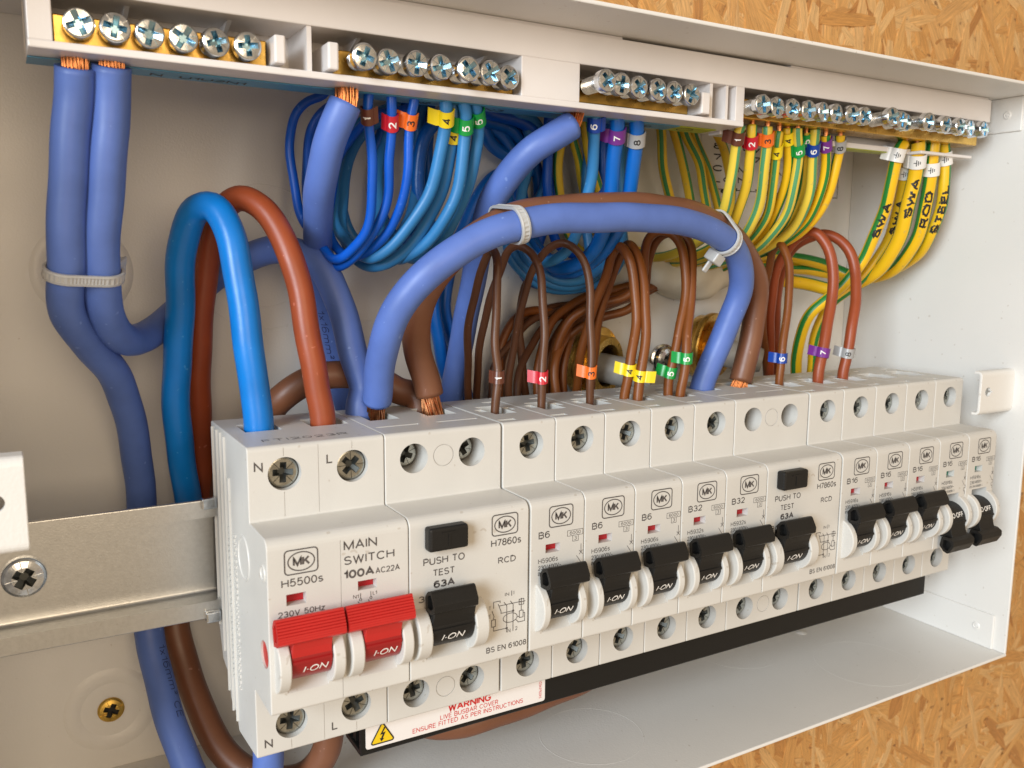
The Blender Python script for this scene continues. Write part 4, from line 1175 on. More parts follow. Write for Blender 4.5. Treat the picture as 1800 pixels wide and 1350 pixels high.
# ------------------------------------------------------------------ cables (centre lines, radius and points)
CABLES = {
    'tailA': (4.35, [(-31.4, 17, 88.9), (-31.7, 19, 82.6), (-32.6, 20, 73.7), (-34.2, 22, 60.8), (-35.4, 25, 44.8), (-35.2, 31, 32.8), (-29.6, 42, 22.8), (-22.3, 54, 10.4), (-17.5, 64, -8.3), (-16.2, 69, -28), (-16.3, 71, -48.6), (-16.1, 67, -69.5), (-14.8, 57, -85.1), (-11.5, 44, -98.9), (-8, 36, -107.5), (0, 28, -113), (7, 25, -107), (9.3, 25, -95), (9.3, 25, -78)]),
    'tailB': (4.35, [(-23.7, 17, 90), (-24.1, 19, 83.3), (-24.8, 20, 74.3), (-25.9, 22, 62.5), (-27.3, 25, 46.2), (-27.4, 29, 35.6), (-23.4, 40, 25.6), (-14.6, 54, 23.5), (-4, 66, 29.4), (7.1, 70, 39.1), (18.3, 65, 46.5), (26.8, 57, 48.7), (34.2, 48, 44.5), (39.1, 42, 32.3), (41.7, 38, 17.9), (43.6, 35, 6), (41.6, 34, 2.5), (41.8, 33.5, -2)]),
    'mainN': (4.0, [(9.4, 25, -4), (9.4, 25, 2.5), (8.6, 25.5, 9.7), (8, 26, 20.6), (6.3, 28, 40.4), (4.6, 31, 52.5), (1.9, 36, 59.8), (-1.8, 41, 58.7), (-4.6, 46, 49.5), (-5.8, 50.5, 28.7), (-6.4, 57, 4.8), (-5.3, 61.5, -13.4), (-2.9, 66, -30.9), (0.8, 71, -47.8), (0, 75, -42), (4, 82, -45)]),
    'mainL': (3.6, [(27.4, 25, -4), (27.4, 25, 2.5), (26.5, 25.5, 8.5), (25.3, 26, 18.2), (22.7, 29, 38), (19.7, 33, 51.3), (15.2, 39, 60.5), (10.9, 45, 63.1), (6.4, 50, 58.7), (3.5, 55, 46.4), (2, 59, 27.9), (1.4, 66, 2.9), (2.4, 71, -16.1), (3.7, 73.5, -31.8), (4.5, 75, -30), (9, 82, -36)]),
    'jumpN': (4.4, [(45, 28, 4.6), (44.7, 26.5, 7.1), (43.7, 22, 16.1), (44.5, 14, 29.3), (50.8, 8, 40.8), (64.1, 4, 51.1), (79.4, 2, 56.1), (104.8, 2, 58.8), (135.6, 5, 58.9), (159.2, 10, 55.5), (175, 15, 47.7), (182, 20, 35.9), (179.2, 24, 22.3), (174.5, 26.5, 8.7), (171.9, 27, 2), (170.9, 27, -2)]),
    'jumpL': (4.3, [(63, 30, 4.6), (62.1, 30, 8.6), (58.3, 29, 19.7), (57.6, 27, 29.2), (60.9, 24, 38.7), (68.2, 19, 49.1), (82, 13, 58.6), (102.7, 11, 61.6), (134.3, 12, 63.3), (159.9, 16, 60.4), (183.7, 22, 50.2), (196.3, 26, 36.6), (196.5, 28, 20.4), (193.7, 28.5, 6.4), (192.1, 28.5, 0.9)]),
    'mainLout': (4.3, [(27.4, 25, -78), (27.4, 25, -86), (26.7, 25.5, -100), (18.8, 32, -110.8), (5.1, 42, -108.7), (-1.7, 54, -99), (-5.4, 65, -86.3), (-7.4, 72, -72.4), (-4.8, 74.5, -53.6), (1.9, 74.5, -35.6), (10.5, 70, -20.5), (18, 60, -7.4), (21.8, 50, 3.2), (29.9, 47, 8.8), (40.4, 46, 10.4), (51.8, 44, 8.2), (58.2, 41, 4.2), (62, 38, 4), (63, 36.5, -3)]),
    'n1thick': (4.35, [(32.9, 17, 86.8), (31.6, 17.5, 83.7), (29.7, 21, 76.3), (29.8, 30, 65.6), (33, 44, 55.1), (37.6, 56, 46.7), (41.4, 64, 35.8), (46.2, 70, 20.4), (50.2, 73, 2.3), (53.8, 74, -14.1), (44, 74, -30), (44, 73, -60), (44, 65, -84)]),
    'n2thick': (4.35, [(105, 17, 86.9), (100, 17.5, 84), (93.8, 20, 79.5), (89, 27, 72), (86.9, 36, 61.9), (88.4, 46, 49.1), (90, 56, 29.7), (89.1, 63, 9.3), (88.4, 68, -7.8), (98, 72, -30), (99, 70, -60)]),
    'lowerbrown': (4.0, [(58, 44, -84), (57.5, 28, -100.2), (68.2, 23, -102.6), (83.9, 21, -101.7), (101.6, 21, -100.1), (123.2, 25, -99.3), (140, 40, -96), (165, 60, -90)]),
    'n1_1': (1.4, [(41.2, 20.5, 96.6), (41.2, 20.5, 91.6), (41, 20.5, 88.3), (41.9, 22, 80.5), (42.9, 24, 70.5), (43.3, 27, 60.2), (42.4, 30, 53), (40.7, 34, 48.7), (38.6, 38, 45.9), (36.9, 42, 46), (35.7, 46, 49.1), (33.1, 50, 54.1), (30.5, 54, 61), (29.6, 57, 72.4), (29.7, 58, 81.5), (31.7, 58, 89.3), (35.9, 56, 93.4), (39.6, 54, 94.8), (41.6, 55, 103.8), (44.6, 55.5, 109)]),
    'n1_2': (1.4, [(47.7, 20.5, 95.9), (47.7, 20.5, 90.9), (48, 20.5, 89), (48.3, 22, 83.1), (48.3, 24, 75), (48.5, 27, 64.7), (46.7, 30, 56.1), (44, 34, 49.6), (41.1, 38, 45.3), (39, 42, 43.5), (37.3, 46, 45), (35.5, 52, 50.5), (34.6, 58, 61.3), (35, 61, 70.7), (36.5, 62, 80.1), (38.6, 62, 87.2), (41, 60, 91.7), (44.8, 58, 95), (46.8, 59, 104), (49.8, 59.5, 109)]),
    'n1_3': (1.4, [(54.3, 20.5, 95.3), (54.3, 20.5, 90.3), (54.3, 20.5, 89.2), (54.2, 22, 83.6), (53.8, 24, 71.1), (53.1, 27, 62.7), (50.9, 31, 55.4), (48.1, 35, 50.1), (45.7, 40, 46.9), (42.7, 45, 46.7), (40.6, 50, 50.1), (40.5, 55, 55.3), (42.3, 60, 61.6), (46.4, 64, 76.3), (51.5, 65, 84.3), (57.3, 65, 90), (63.3, 64, 93.5), (71, 62, 96.1), (73, 63, 105.1), (76, 63.5, 109)]),
    'n1_4a': (1.85, [(64, 20, 95.7), (64, 20, 90.7), (64, 20, 89.1), (64.1, 22, 82.2), (63.2, 24, 73.4), (60.9, 27, 63.9), (56.7, 31, 55.1), (52, 35, 49.3), (48.1, 40, 46.3), (46.2, 48, 48.3), (44.9, 55, 52.1), (44.2, 60, 57), (45.2, 64, 65.3), (47.2, 67, 74.2), (50.3, 69, 82.8), (56, 70, 89.6), (63, 70, 94.1), (68.2, 68, 96.7), (70.2, 69, 105.7), (73.2, 69.5, 109)]),
    'n1_4b': (1.85, [(67.9, 24, 95.9), (67.9, 24, 90.9), (68.1, 24, 89.2), (68.7, 26, 78.7), (67.8, 29, 67.9), (65.1, 33, 59), (59.8, 37, 50.3), (55.4, 41, 45.2), (52, 45, 43.4), (49.3, 51, 44.6), (47.9, 58, 49.4), (47.7, 63, 57.1), (49.1, 67, 65.6), (51.3, 70, 73.7), (54.5, 72, 81.9), (59.2, 73, 87.8), (66.9, 73, 92.3), (75.4, 72, 94.9), (77.4, 73, 103.9), (80.4, 73.5, 109)]),
    'n1_5a': (1.85, [(69.8, 20, 95.6), (69.8, 20, 90.6), (70.2, 20, 89.7), (71.1, 22, 82.8), (70.4, 24, 72.1), (68.9, 27, 61.1), (66.2, 31, 54), (62.4, 36, 49), (58.8, 42, 46.1), (58.9, 52, 49), (59.8, 60, 54.9), (61.3, 66, 62.6), (63.7, 71, 75.4), (67.2, 74, 86), (72.7, 75, 92.6), (79.1, 74, 96), (81.1, 75, 105), (84.1, 75.5, 109)]),
    'n1_5b': (1.85, [(74, 21, 95.8), (74, 21, 90.8), (74.2, 21, 90.2), (76.2, 24, 83.4), (76.1, 27, 72.6), (74.9, 31, 63.8), (73.2, 36, 55.6), (70.3, 42, 49.6), (67.1, 49, 46.2), (66.2, 58, 48.1), (65.5, 64, 52.1), (64.2, 70, 60.3), (65.4, 74, 70.7), (66.4, 74, 84.7), (73.4, 74, 109)]),
    'navy1': (2.4, [(93.6, 67, 109), (95.6, 66, 97.9), (88.4, 68, 95), (82.5, 69, 91.1), (79.2, 70, 84.9), (77.9, 71, 77.3), (78.1, 71, 68), (81, 71, 59.3), (84.4, 71, 54.2), (84.1, 71, 47.8), (84.2, 71, 25), (87.1, 72, 10.5), (93.1, 73, -4.7), (97.2, 74, -22.4)]),
    'navy2': (2.4, [(99.3, 70, 109), (105.3, 70, 87.7), (123.9, 73, 79), (110.5, 75, 76.4), (94.2, 75, 49.3), (90.2, 75, 28.8), (94.4, 75.5, 11.9), (99.9, 76, -5.6)]),
    'n2_6': (1.85, [(115.9, 20, 96.8), (115.9, 20, 91.8), (116.1, 20, 89.6), (117.4, 22, 83.4), (118.6, 25, 74.3), (118.8, 28, 65.8), (117.9, 32, 55), (116.8, 36, 48.5), (114.9, 41, 45.7), (113.1, 46, 45.4), (111.8, 52, 48.5), (111, 57, 53.8), (112, 61, 60.8), (116.2, 64, 70.8), (119.8, 66, 80.2), (121, 67, 88.5), (117.7, 66, 95), (119.7, 67, 104), (122.7, 67.5, 109)]),
    'n2_7': (2.45, [(124.4, 20, 96.8), (124.4, 20, 91.8), (124.4, 20, 90.3), (125.8, 22, 83.1), (127.7, 26, 69.9), (127.6, 30, 56.2), (126.3, 35, 49.1), (123.6, 41, 44.7), (121.3, 48, 43.5), (119.3, 55, 46.4), (117.8, 61, 52.4), (116.9, 66, 61.1), (117.2, 70, 72.3), (115.7, 71, 83.1), (111.2, 71, 90.9), (105, 70, 95), (107, 71, 104), (110, 71.5, 109)]),
    'n2_8': (2.45, [(132.1, 20, 97.1), (132.1, 20, 92.1), (132.2, 20, 90.9), (133.4, 22, 82.1), (134.9, 26, 69.3), (134.7, 31, 56.4), (132.8, 36, 49.7), (130.7, 42, 45.2), (127.8, 49, 41.7), (125.2, 57, 42.1), (123, 65, 46.9), (121.3, 70, 54.2), (120.3, 73, 64.3), (119.4, 75, 74.9), (116, 76, 84.7), (111.4, 76, 90.9), (105.2, 75, 94.1), (107.2, 76, 103.1), (110.2, 76.5, 109)]),
    'n2_b1': (1.85, [(160.9, 66, 109), (156.9, 60, 65.2), (152.9, 54, 51.2), (148.9, 55, 45.5), (141.4, 56, 40.4), (132.6, 57, 38.5), (124.6, 59, 39.8), (117.9, 62, 45.3), (115.7, 66, 52.4), (116.6, 70, 61.3), (121.5, 73, 72.7), (125.2, 75, 84.1), (124.4, 75, 95.1), (126.4, 76, 104.1), (129.4, 76.5, 109)]),
    'n2_b2': (1.85, [(167.7, 73, 109), (163.7, 67, 63.6), (159.7, 61, 49.6), (154.9, 62, 40.8), (144.3, 62, 36.3), (134, 63, 34.6), (125.2, 64, 36.4), (117.1, 66, 41.9), (112.4, 68, 48.5), (112.7, 71, 56.8), (117, 74, 67), (121.6, 76.5, 78.5), (122.4, 77, 89.6), (124.4, 78, 98.6), (127.4, 78.5, 109)]),
    'n2_b3': (1.85, [(122.2, 61, 109), (124.2, 60, 98.5), (126.7, 64, 83.2), (128, 66, 68.1), (131.4, 68, 56), (138.3, 70, 49.4), (148.9, 71, 47.1), (158.3, 72, 50.8), (164.8, 73, 56.9)]),
    'n2_b4': (1.85, [(162.9, 70, 109), (158.9, 64, 64.4), (154.9, 58, 50.4), (150.5, 59, 43.8), (142.9, 60, 38.3), (133.3, 60, 36.5), (124.6, 61, 38), (117.5, 64, 43.6), (114, 67, 50.2), (115, 71, 59.1), (118.9, 74, 69.8), (122.6, 76, 81.2), (124.6, 77, 90.2), (127.6, 77.5, 109)]),
    'n2_b5': (2.4, [(161.8, 74, 109), (157.8, 68, 68.7), (153.8, 62, 54.7), (149, 64, 47.2), (140.7, 65, 43.1), (132.3, 67, 44.2), (126.1, 69, 49.2), (123.1, 72, 57.1), (122.2, 74, 67.2), (121.3, 76, 79.5), (123.3, 77, 88.5), (126.3, 77.5, 109)]),
    'coil_a': (1.9, [(70.8, 70, 109), (66.8, 70, 95.4), (61.1, 72, 92.9), (55.5, 73, 87.5), (51.5, 74, 78.9), (50.2, 74, 69), (51.8, 73, 58.5), (55.7, 71, 51.1), (61.4, 69, 48.1), (67.7, 68, 51.2), (72.6, 69, 58), (76.4, 71, 66.9), (79.1, 73, 76.5), (80.1, 74, 92.5), (83.1, 74, 109)]),
    'coil_b': (1.9, [(78, 74, 109), (74, 74, 96.1), (67.7, 75, 91.1), (65, 75.5, 84), (64.5, 76, 74.9), (65, 76, 65.7), (67.8, 75, 57.5), (71.4, 73, 52.4), (76.7, 72, 54.5), (80.7, 73, 62), (82.9, 75, 71.6), (83.9, 76, 87.6), (86.9, 76, 109)]),
    'navy3': (2.3, [(89.3, 61, 109), (95.3, 64, 96.8), (115.9, 70, 91.4), (128.3, 74, 79.3), (128.5, 76, 62.6), (122.4, 76, 49.6), (125.1, 74, 38.9), (136.7, 70, 36.8), (149.8, 68, 43.4), (159.1, 70, 54.5), (161.1, 74, 76.5), (163.1, 75, 109)]),
    'navy4': (2.3, [(91.6, 57, 109), (97.6, 60, 97.4), (116.5, 65, 94.9), (130.1, 69, 85.2), (134.2, 71, 71), (129.9, 72, 58.2), (125, 70, 47.5), (128.9, 66, 41.2), (141, 63, 43.4), (150.6, 62, 52.1), (152.6, 66, 74.1), (154.6, 67, 109)]),
    'navy5': (1.9, [(104, 59, 109), (110, 62, 97.8), (121.9, 66, 95.4), (129.4, 68, 85.1), (128.4, 70, 72.8), (122.9, 71, 62.2), (117.6, 70, 51.6), (119.6, 67, 42.3), (130.2, 64, 39.1), (142.9, 62, 44.5), (144.9, 66, 66.5), (146.9, 67, 109)]),
    'eback0': (1.8, [(130.8, 63, 109), (131.8, 62, 95.1), (132.6, 65.5, 83.7), (135.2, 69, 68.6), (141.2, 72.5, 56.4), (150.2, 76, 49.5), (196, 77.5, 46)]),
    'eback1': (1.8, [(137.2, 67, 109), (138.2, 66, 92.9), (143.3, 68.7, 83), (147.9, 71.5, 72.7), (153.8, 74.2, 61.4), (161.9, 77, 53.3), (196, 77.5, 46)]),
    'eback2': (1.8, [(138.4, 61, 109), (139.4, 60, 94.4), (145.6, 63.5, 82.7), (152.7, 67, 70.9), (160.7, 70.5, 59.1), (168.7, 74, 53.4), (196, 77.5, 46)]),
    'eback3': (1.9, [(173.2, 59, 109), (174.2, 58, 97.7), (177.9, 61.5, 84), (185, 65, 70.5), (195.4, 68.5, 57.6), (204.6, 72, 50.3), (207.6, 77.5, 46)]),
    'eback4': (1.9, [(180.1, 61, 109), (181.1, 60, 98.5), (190.2, 63, 83.7), (197.1, 66, 70.4), (204.9, 69, 57.8), (214.1, 72, 49.1), (217.1, 77.5, 46)]),
    'eback5': (1.9, [(184.2, 59, 109), (185.2, 58, 98), (196.3, 61, 85.1), (203.6, 64, 68.8), (209.8, 67, 57.9), (217.5, 70, 47.9), (220.5, 77.5, 46)]),
    'eback6': (1.9, [(195, 67, 109), (196, 66, 100.4), (208.2, 68.5, 83.4), (216.4, 71, 68.3), (221.9, 73.5, 58.3), (228.5, 76, 48), (231.5, 77.5, 46)]),
    'eback7': (1.9, [(201.7, 61, 109), (202.7, 60, 100.2), (212.2, 63, 91.1), (218.3, 66, 79.4), (221.6, 69, 65.9), (224.6, 72, 49.2), (227.6, 77.5, 46)]),
    'e1': (1.85, [(174.3, 16, 92.2), (173.7, 16, 90.5), (174.5, 17.6, 85.1), (176.1, 20.9, 75.2), (177.7, 25.3, 66), (178.4, 30.7, 59.7), (178.5, 37, 54.9), (177.5, 44.1, 51), (176.9, 52, 48.7), (177.9, 72, 47.2), (181.9, 79.8, 45.7)]),
    'e2': (1.85, [(180.6, 17, 93.2), (180.4, 17, 91.1), (181.7, 18.6, 85.7), (184.5, 22, 76.7), (187.3, 26.5, 68.6), (189.4, 32.1, 60.6), (189.9, 38.6, 54.6), (189.1, 45.9, 50.6), (187.9, 54, 48.3), (188.9, 72, 46.8), (192.9, 79.8, 45.3)]),
    'e3': (1.85, [(187, 16, 92.8), (187, 16, 91.5), (189.1, 17.8, 83.5), (191.6, 21.4, 73.3), (194.2, 26.3, 63.9), (194.6, 32.3, 56.3), (193.9, 39.3, 51.2), (192.1, 47.3, 48.3), (190.6, 56, 46.5), (191.6, 72, 45), (195.6, 79.8, 43.5)]),
    'e4a': (1.75, [(194.8, 18, 92.1), (194.7, 18, 90.2), (196.3, 20, 82.6), (199, 23.9, 71.1), (201.3, 29.3, 62.6), (202.2, 36, 55.4), (201.4, 43.7, 50.2), (199.3, 52.4, 47.2), (197.6, 62, 45.3), (198.6, 72, 43.8), (202.6, 79.8, 42.3)]),
    'e4b': (1.85, [(200.1, 19, 93.8), (200.1, 19, 92.4), (203.2, 21.1, 84.7), (206.7, 25.3, 73.8), (208.7, 31.1, 64), (210.1, 38.2, 56.7), (209.7, 46.4, 51.5), (208.2, 55.7, 47.8), (207, 66, 45.9), (208, 72, 44.4), (212, 79.8, 42.9)]),
    'e5a': (1.75, [(202, 16, 93.6), (202.1, 16, 92.2), (204.8, 17.9, 84.5), (207.2, 21.7, 71.3), (209.1, 26.8, 62.7), (209.8, 33.2, 56), (208.8, 40.5, 50.8), (206.5, 48.8, 47.2), (203.9, 58, 44.7), (204.9, 72, 43.2), (208.9, 79.8, 41.7)]),
    'e5b': (1.6, [(211, 20, 93.2), (211.1, 20, 92.2), (213.9, 22.1, 85.5), (217.6, 26.5, 74.9), (220.7, 32.4, 65.6), (222.4, 39.6, 58.2), (221.4, 48, 52.3), (219.3, 57.5, 47.9), (217.5, 68, 45.3), (218.5, 72, 43.8), (222.5, 79.8, 42.3)]),
    'e6': (1.85, [(212.3, 17, 94.1), (212.3, 17, 93.1), (214.8, 19, 85.3), (218.1, 23.1, 71.9), (220, 28.6, 63.7), (220.4, 35.4, 56.9), (219.1, 43.3, 51.6), (216.5, 52.2, 47.9), (213.5, 62, 46), (214.5, 72, 44.5), (218.5, 79.8, 43)]),
    'e7': (1.85, [(219, 18, 92.7), (219.2, 18, 92.1), (222.4, 20.1, 84.2), (225.1, 24.5, 72.3), (226.3, 30.4, 63.4), (225.5, 37.6, 56.1), (223.7, 46, 51.1), (220.7, 55.5, 47.9), (218.2, 66, 44.4), (219.2, 72, 42.9), (223.2, 79.8, 41.4)]),
    'e8': (1.85, [(228.2, 19, 93.5), (228.2, 19, 92.8), (230.1, 20.8, 86.5), (231, 24.5, 73.7), (230.4, 29.6, 64.6), (229.3, 35.8, 58.9), (227.2, 43, 53.8), (224.9, 51.2, 49.9), (221.1, 60.2, 46.7), (217.7, 70, 44), (218.7, 72, 42.5), (222.7, 79.8, 41)]),
    'f1': (2.4, [(264, 18, 93.1), (260.7, 18, 89), (261.9, 21, 78.2), (263.5, 25, 65.8), (263.4, 29, 54.9), (261.9, 33, 44.9), (257.2, 37, 36.6), (251.3, 41, 30.5), (247.2, 45, 24.3), (246.8, 49, 15.6), (249.5, 53, 2.6), (253.2, 56, -8.8)]),
    'f2': (2.2, [(275.3, 24, 95), (275, 24, 88.1), (277.1, 26, 80.5), (279.3, 30, 67.8), (280.3, 34, 57.8), (279.2, 38, 48.2), (276.2, 42, 40.3), (271.5, 46, 33.3), (266.9, 50, 28.2), (263.3, 53, 21.4), (262.7, 56, 11.1), (265.2, 58, -2.9), (268.1, 60, -10.3)]),
    'f3': (2.9, [(273.1, 18, 94.2), (273.2, 18, 93.4), (275.7, 20, 81.8), (277, 23, 68.6), (277.9, 27, 57), (279, 33, 48.2), (279, 40, 41), (277.4, 47, 36.2), (272.2, 54, 34), (264.3, 60, 35.9), (254.1, 64, 37.9), (240.1, 67, 38.9), (222, 78, 44)]),
    'f4': (2.7, [(282.9, 18, 94.9), (282.6, 18, 94.1), (284.2, 19, 81), (287, 22, 69), (288.4, 26, 57.8), (289.7, 32, 49.2), (291.1, 40, 42.3), (292.1, 50, 39), (289, 60, 40.6), (282.9, 68, 44.6), (272, 72, 47.3), (266.4, 75, 47.9), (252.4, 75.5, 48.9), (222, 78, 44)]),
    'f5': (2.3, [(289.5, 18, 95.3), (290.2, 18, 92.8), (292.4, 18.5, 81.4), (294, 20, 70.4), (295.1, 24, 59.2), (297.4, 31, 50.6), (299.1, 40, 45), (300.3, 50, 41.4), (297.6, 60, 39.1), (288.4, 68, 40.4), (276.6, 73, 42.4), (262.6, 75.5, 43.4), (222, 78, 44)]),
    'b1': (1.35, [(80, 19, -4), (80, 19, 1), (80.3, 19, 5.7), (81.9, 20.4, 12.5), (81.6, 21.8, 21.9), (82.5, 23.2, 31.6), (83.6, 24.6, 40.2), (84, 26, 46.3), (84.6, 30.9, 49), (84.8, 35.7, 44), (84.9, 40.6, 36.2), (84.9, 45.4, 26.6), (86.2, 50.3, 16.6), (89.1, 55.1, 6.1), (92.1, 60, -9)]),
    'b2': (1.35, [(98, 20.6, -4), (98, 20.6, 1), (98.4, 20.5, 9.3), (99.7, 22.9, 21.1), (100.5, 25.2, 32.9), (100.8, 27.6, 42.8), (99.6, 30, 48.1), (97.6, 34.6, 50.6), (96, 39.1, 48.8), (95.4, 43.7, 42.6), (94.2, 48.3, 33.9), (93.9, 52.9, 23.3), (94.8, 57.4, 11.6), (96.1, 62, -5.4)]),
    'b3': (1.35, [(117, 21, -4), (117, 21, 1), (117.4, 21, 12.3), (117.7, 22.5, 24.7), (117.8, 24, 37), (117, 25.5, 45.3), (114.3, 27, 49.7), (111.5, 30.9, 51.9), (109.1, 34.8, 50.4), (107.6, 38.6, 46.5), (106, 42.5, 39.7), (105, 46.4, 29.9), (105.4, 50.2, 19.8), (105.9, 54.1, 7.3), (107.1, 58, -9.9)]),
    'b4a': (1.7, [(131.3, 21, -4), (131.3, 21, 1), (132.6, 20.2, 11.2), (136.7, 22.8, 27), (137.3, 25.4, 40.2), (136.1, 28, 48.6), (136.3, 32.9, 51.6), (136.8, 37.7, 48.1), (137.4, 42.6, 39.6), (137.1, 47.4, 30.3), (136.8, 52.3, 18.5), (136.9, 57.1, 5.2), (139, 62, -10.9)]),
    'b4b': (1.7, [(134, 17, -4), (134, 17, 1), (136.1, 18, 11.3), (139.9, 22, 29.7), (141.3, 26, 42.9), (141.5, 30, 50.1), (141.7, 34.9, 52.1), (142, 39.7, 48.1), (142.4, 44.6, 40.6), (141.6, 49.4, 30.1), (142.9, 54.3, 16), (144.6, 59.1, 2.4), (147.4, 64, -14.2)]),
    'b5a': (1.7, [(150.2, 20.6, -4), (150.2, 20.6, 1), (152.4, 20.6, 12.9), (157.4, 23.1, 29.3), (160.2, 25.5, 42.9), (160.2, 28, 51.5), (159, 31.8, 55.9), (156.4, 35.6, 56.9), (155, 39.5, 53.9), (155.7, 43.3, 47.8), (157.9, 47.1, 39.4), (153.7, 50.9, 33), (143.4, 54.7, 29.8), (134.6, 58.5, 24.5), (130.9, 62.4, 13.6), (132.4, 66.2, -2.2), (136.4, 70, -16.5)]),
    'b5b': (1.7, [(152.3, 17, -4), (152.3, 17, 1), (154.2, 17, 13.2), (159.6, 21.3, 29.3), (163.3, 25.7, 42.9), (164.5, 30, 53.2), (163.3, 34.4, 56.5), (161.2, 38.8, 56.1), (160.2, 43.2, 52.4), (161.6, 47.6, 45.8), (164.1, 52, 37.1), (160.8, 56.4, 28.3), (147.9, 60.8, 24), (137.9, 65.2, 17.4), (132.6, 69.6, 6.3), (133.6, 74, -7.8)]),
    'b6': (1.6, [(208.9, 24.7, -4), (208.9, 24.7, 1), (209.4, 24.7, 7.1), (214.2, 27.8, 24.3), (218.4, 30.9, 38.5), (219.8, 34, 48), (220.2, 38.6, 54), (221.1, 43.1, 50.7), (224, 47.7, 41.5), (227.4, 52.3, 32), (232.4, 56.9, 18.3), (239.2, 61.4, 4.1), (246.8, 66, -12.3)]),
    'b7': (2.15, [(227.9, 22.4, -4), (227.9, 22.4, 1), (230.8, 23, 12.9), (236.9, 26, 29.5), (240.5, 29, 44.1), (239.2, 32, 53.1), (237.1, 36.6, 58.2), (235.4, 41.1, 57.1), (233.2, 45.7, 52.7), (232.4, 50.3, 45), (234.6, 54.9, 30.6), (239, 59.4, 11.8), (245.2, 64, -9.3)]),
    'b8': (2.15, [(245.6, 24.9, -4), (245.6, 24.9, 1), (248, 25, 16.7), (254.3, 28, 32.6), (257.2, 31, 42.3), (255.5, 34, 51.1), (253.8, 38.8, 56.3), (251.3, 43.5, 58.2), (248.6, 48.2, 56.8), (244.5, 53, 53), (243.2, 57.7, 43.8), (245.6, 62.5, 27.6), (251, 67.2, 8), (258.7, 72, -13.9)]),
    'bback0': (1.7, [(194.3, 76, 38.9), (177.1, 74, 36.4), (158.4, 72, 33.9), (142.2, 70, 29.1), (130.6, 68, 20.7), (125.2, 66, 9.2), (123.4, 64, -10)]),
    'bback1': (1.7, [(193.2, 74, 38), (171.8, 70.8, 32), (150, 67.6, 26.2), (136, 64.4, 17.6), (129, 61.2, 7.4), (129.9, 58, -13.9)]),
    'bback2': (1.7, [(194.4, 76, 37), (169.3, 75, 29.5), (146.3, 74, 24.3), (127.2, 73, 27), (117.8, 72, 24.1), (111.2, 71, 11.5), (109.6, 70, -12)]),
    'bback3': (1.4, [(146.2, 74, 27.7), (126.6, 72, 23.8), (115.5, 70, 15.7), (106.6, 68, 5.7), (103.7, 66, -13)]),
    'bback4': (1.6, [(123.9, 66, 43.3), (118.4, 67, 34.9), (117.9, 68, 22.2), (119.5, 69, 7), (122.1, 70, -15.2)]),
    'bback5': (1.5, [(153.7, 77, 29.7), (134.1, 75.7, 26.7), (121.8, 74.5, 20.5), (114.9, 73.2, 9), (112.4, 72, -14.7)]),
    'bback6': (1.7, [(195.4, 78, 38.3), (167.1, 76, 33), (149, 74, 27.6), (138.4, 72, 19.1), (131.3, 70, 6.3), (128.6, 68, -15.5)]),
    'bback7': (1.6, [(169.8, 72, 33.8), (154, 69.5, 27.8), (141.7, 67, 19.4), (135, 64.5, 6.7), (134.3, 62, -15)]),
    'bback8': (1.5, [(144.2, 75, 26.6), (128.8, 71.2, 19.5), (120.3, 67.5, 11.4), (114.9, 63.7, 1.4), (111.9, 60, -12.7)]),
}
MARKS = {'n1_1': (41.4, 21.2, 84.7), 'n1_2': (48.2, 21.7, 84.2), 'n1_3': (54.2, 21.7, 84.6), 'n1_4a': (64.0, 20.8, 86.3), 'n1_4b': (68.5, 25.4, 81.9), 'n1_5a': (70.9, 21.5, 84.6), 'n1_5b': (75.1, 22.3, 87.2), 'n2_6': (116.2, 20.2, 89.1), 'n2_7': (125.3, 21.3, 85.7), 'n2_8': (133.0, 21.3, 85.3), 'e1': (174.0, 16.6, 88.4), 'e2': (181.2, 18.0, 87.6), 'e3': (187.7, 16.6, 88.8), 'e4a': (195.6, 19.2, 85.7), 'e4b': (200.7, 19.4, 91.0), 'e5a': (203.9, 17.3, 87.1), 'e5b': (211.4, 20.2, 91.5), 'e6': (214.1, 18.4, 87.5), 'e7': (220.3, 18.7, 89.5), 'e8': (229.2, 19.9, 89.6), 'b1': (81.3, 19.9, 9.9), 'b2': (98.4, 20.6, 9.6), 'b3': (117.3, 21.0, 10.3), 'b4a': (132.4, 20.3, 9.4), 'b4b': (135.3, 17.6, 7.3), 'b5a': (151.4, 20.6, 7.4), 'b5b': (154.1, 17.0, 12.6), 'b6': (209.9, 25.0, 8.9), 'b7': (230.2, 22.9, 10.5), 'b8': (247.0, 25.0, 9.9), 'f1': (260.8, 18.2, 88.4), 'f2': (276.2, 25.1, 83.8), 'f3': (274.5, 19.1, 87.2), 'f4': (283.8, 18.7, 84.4), 'f5': (290.9, 18.2, 89.3), }

PATHS = {}
CABOBJ = {}
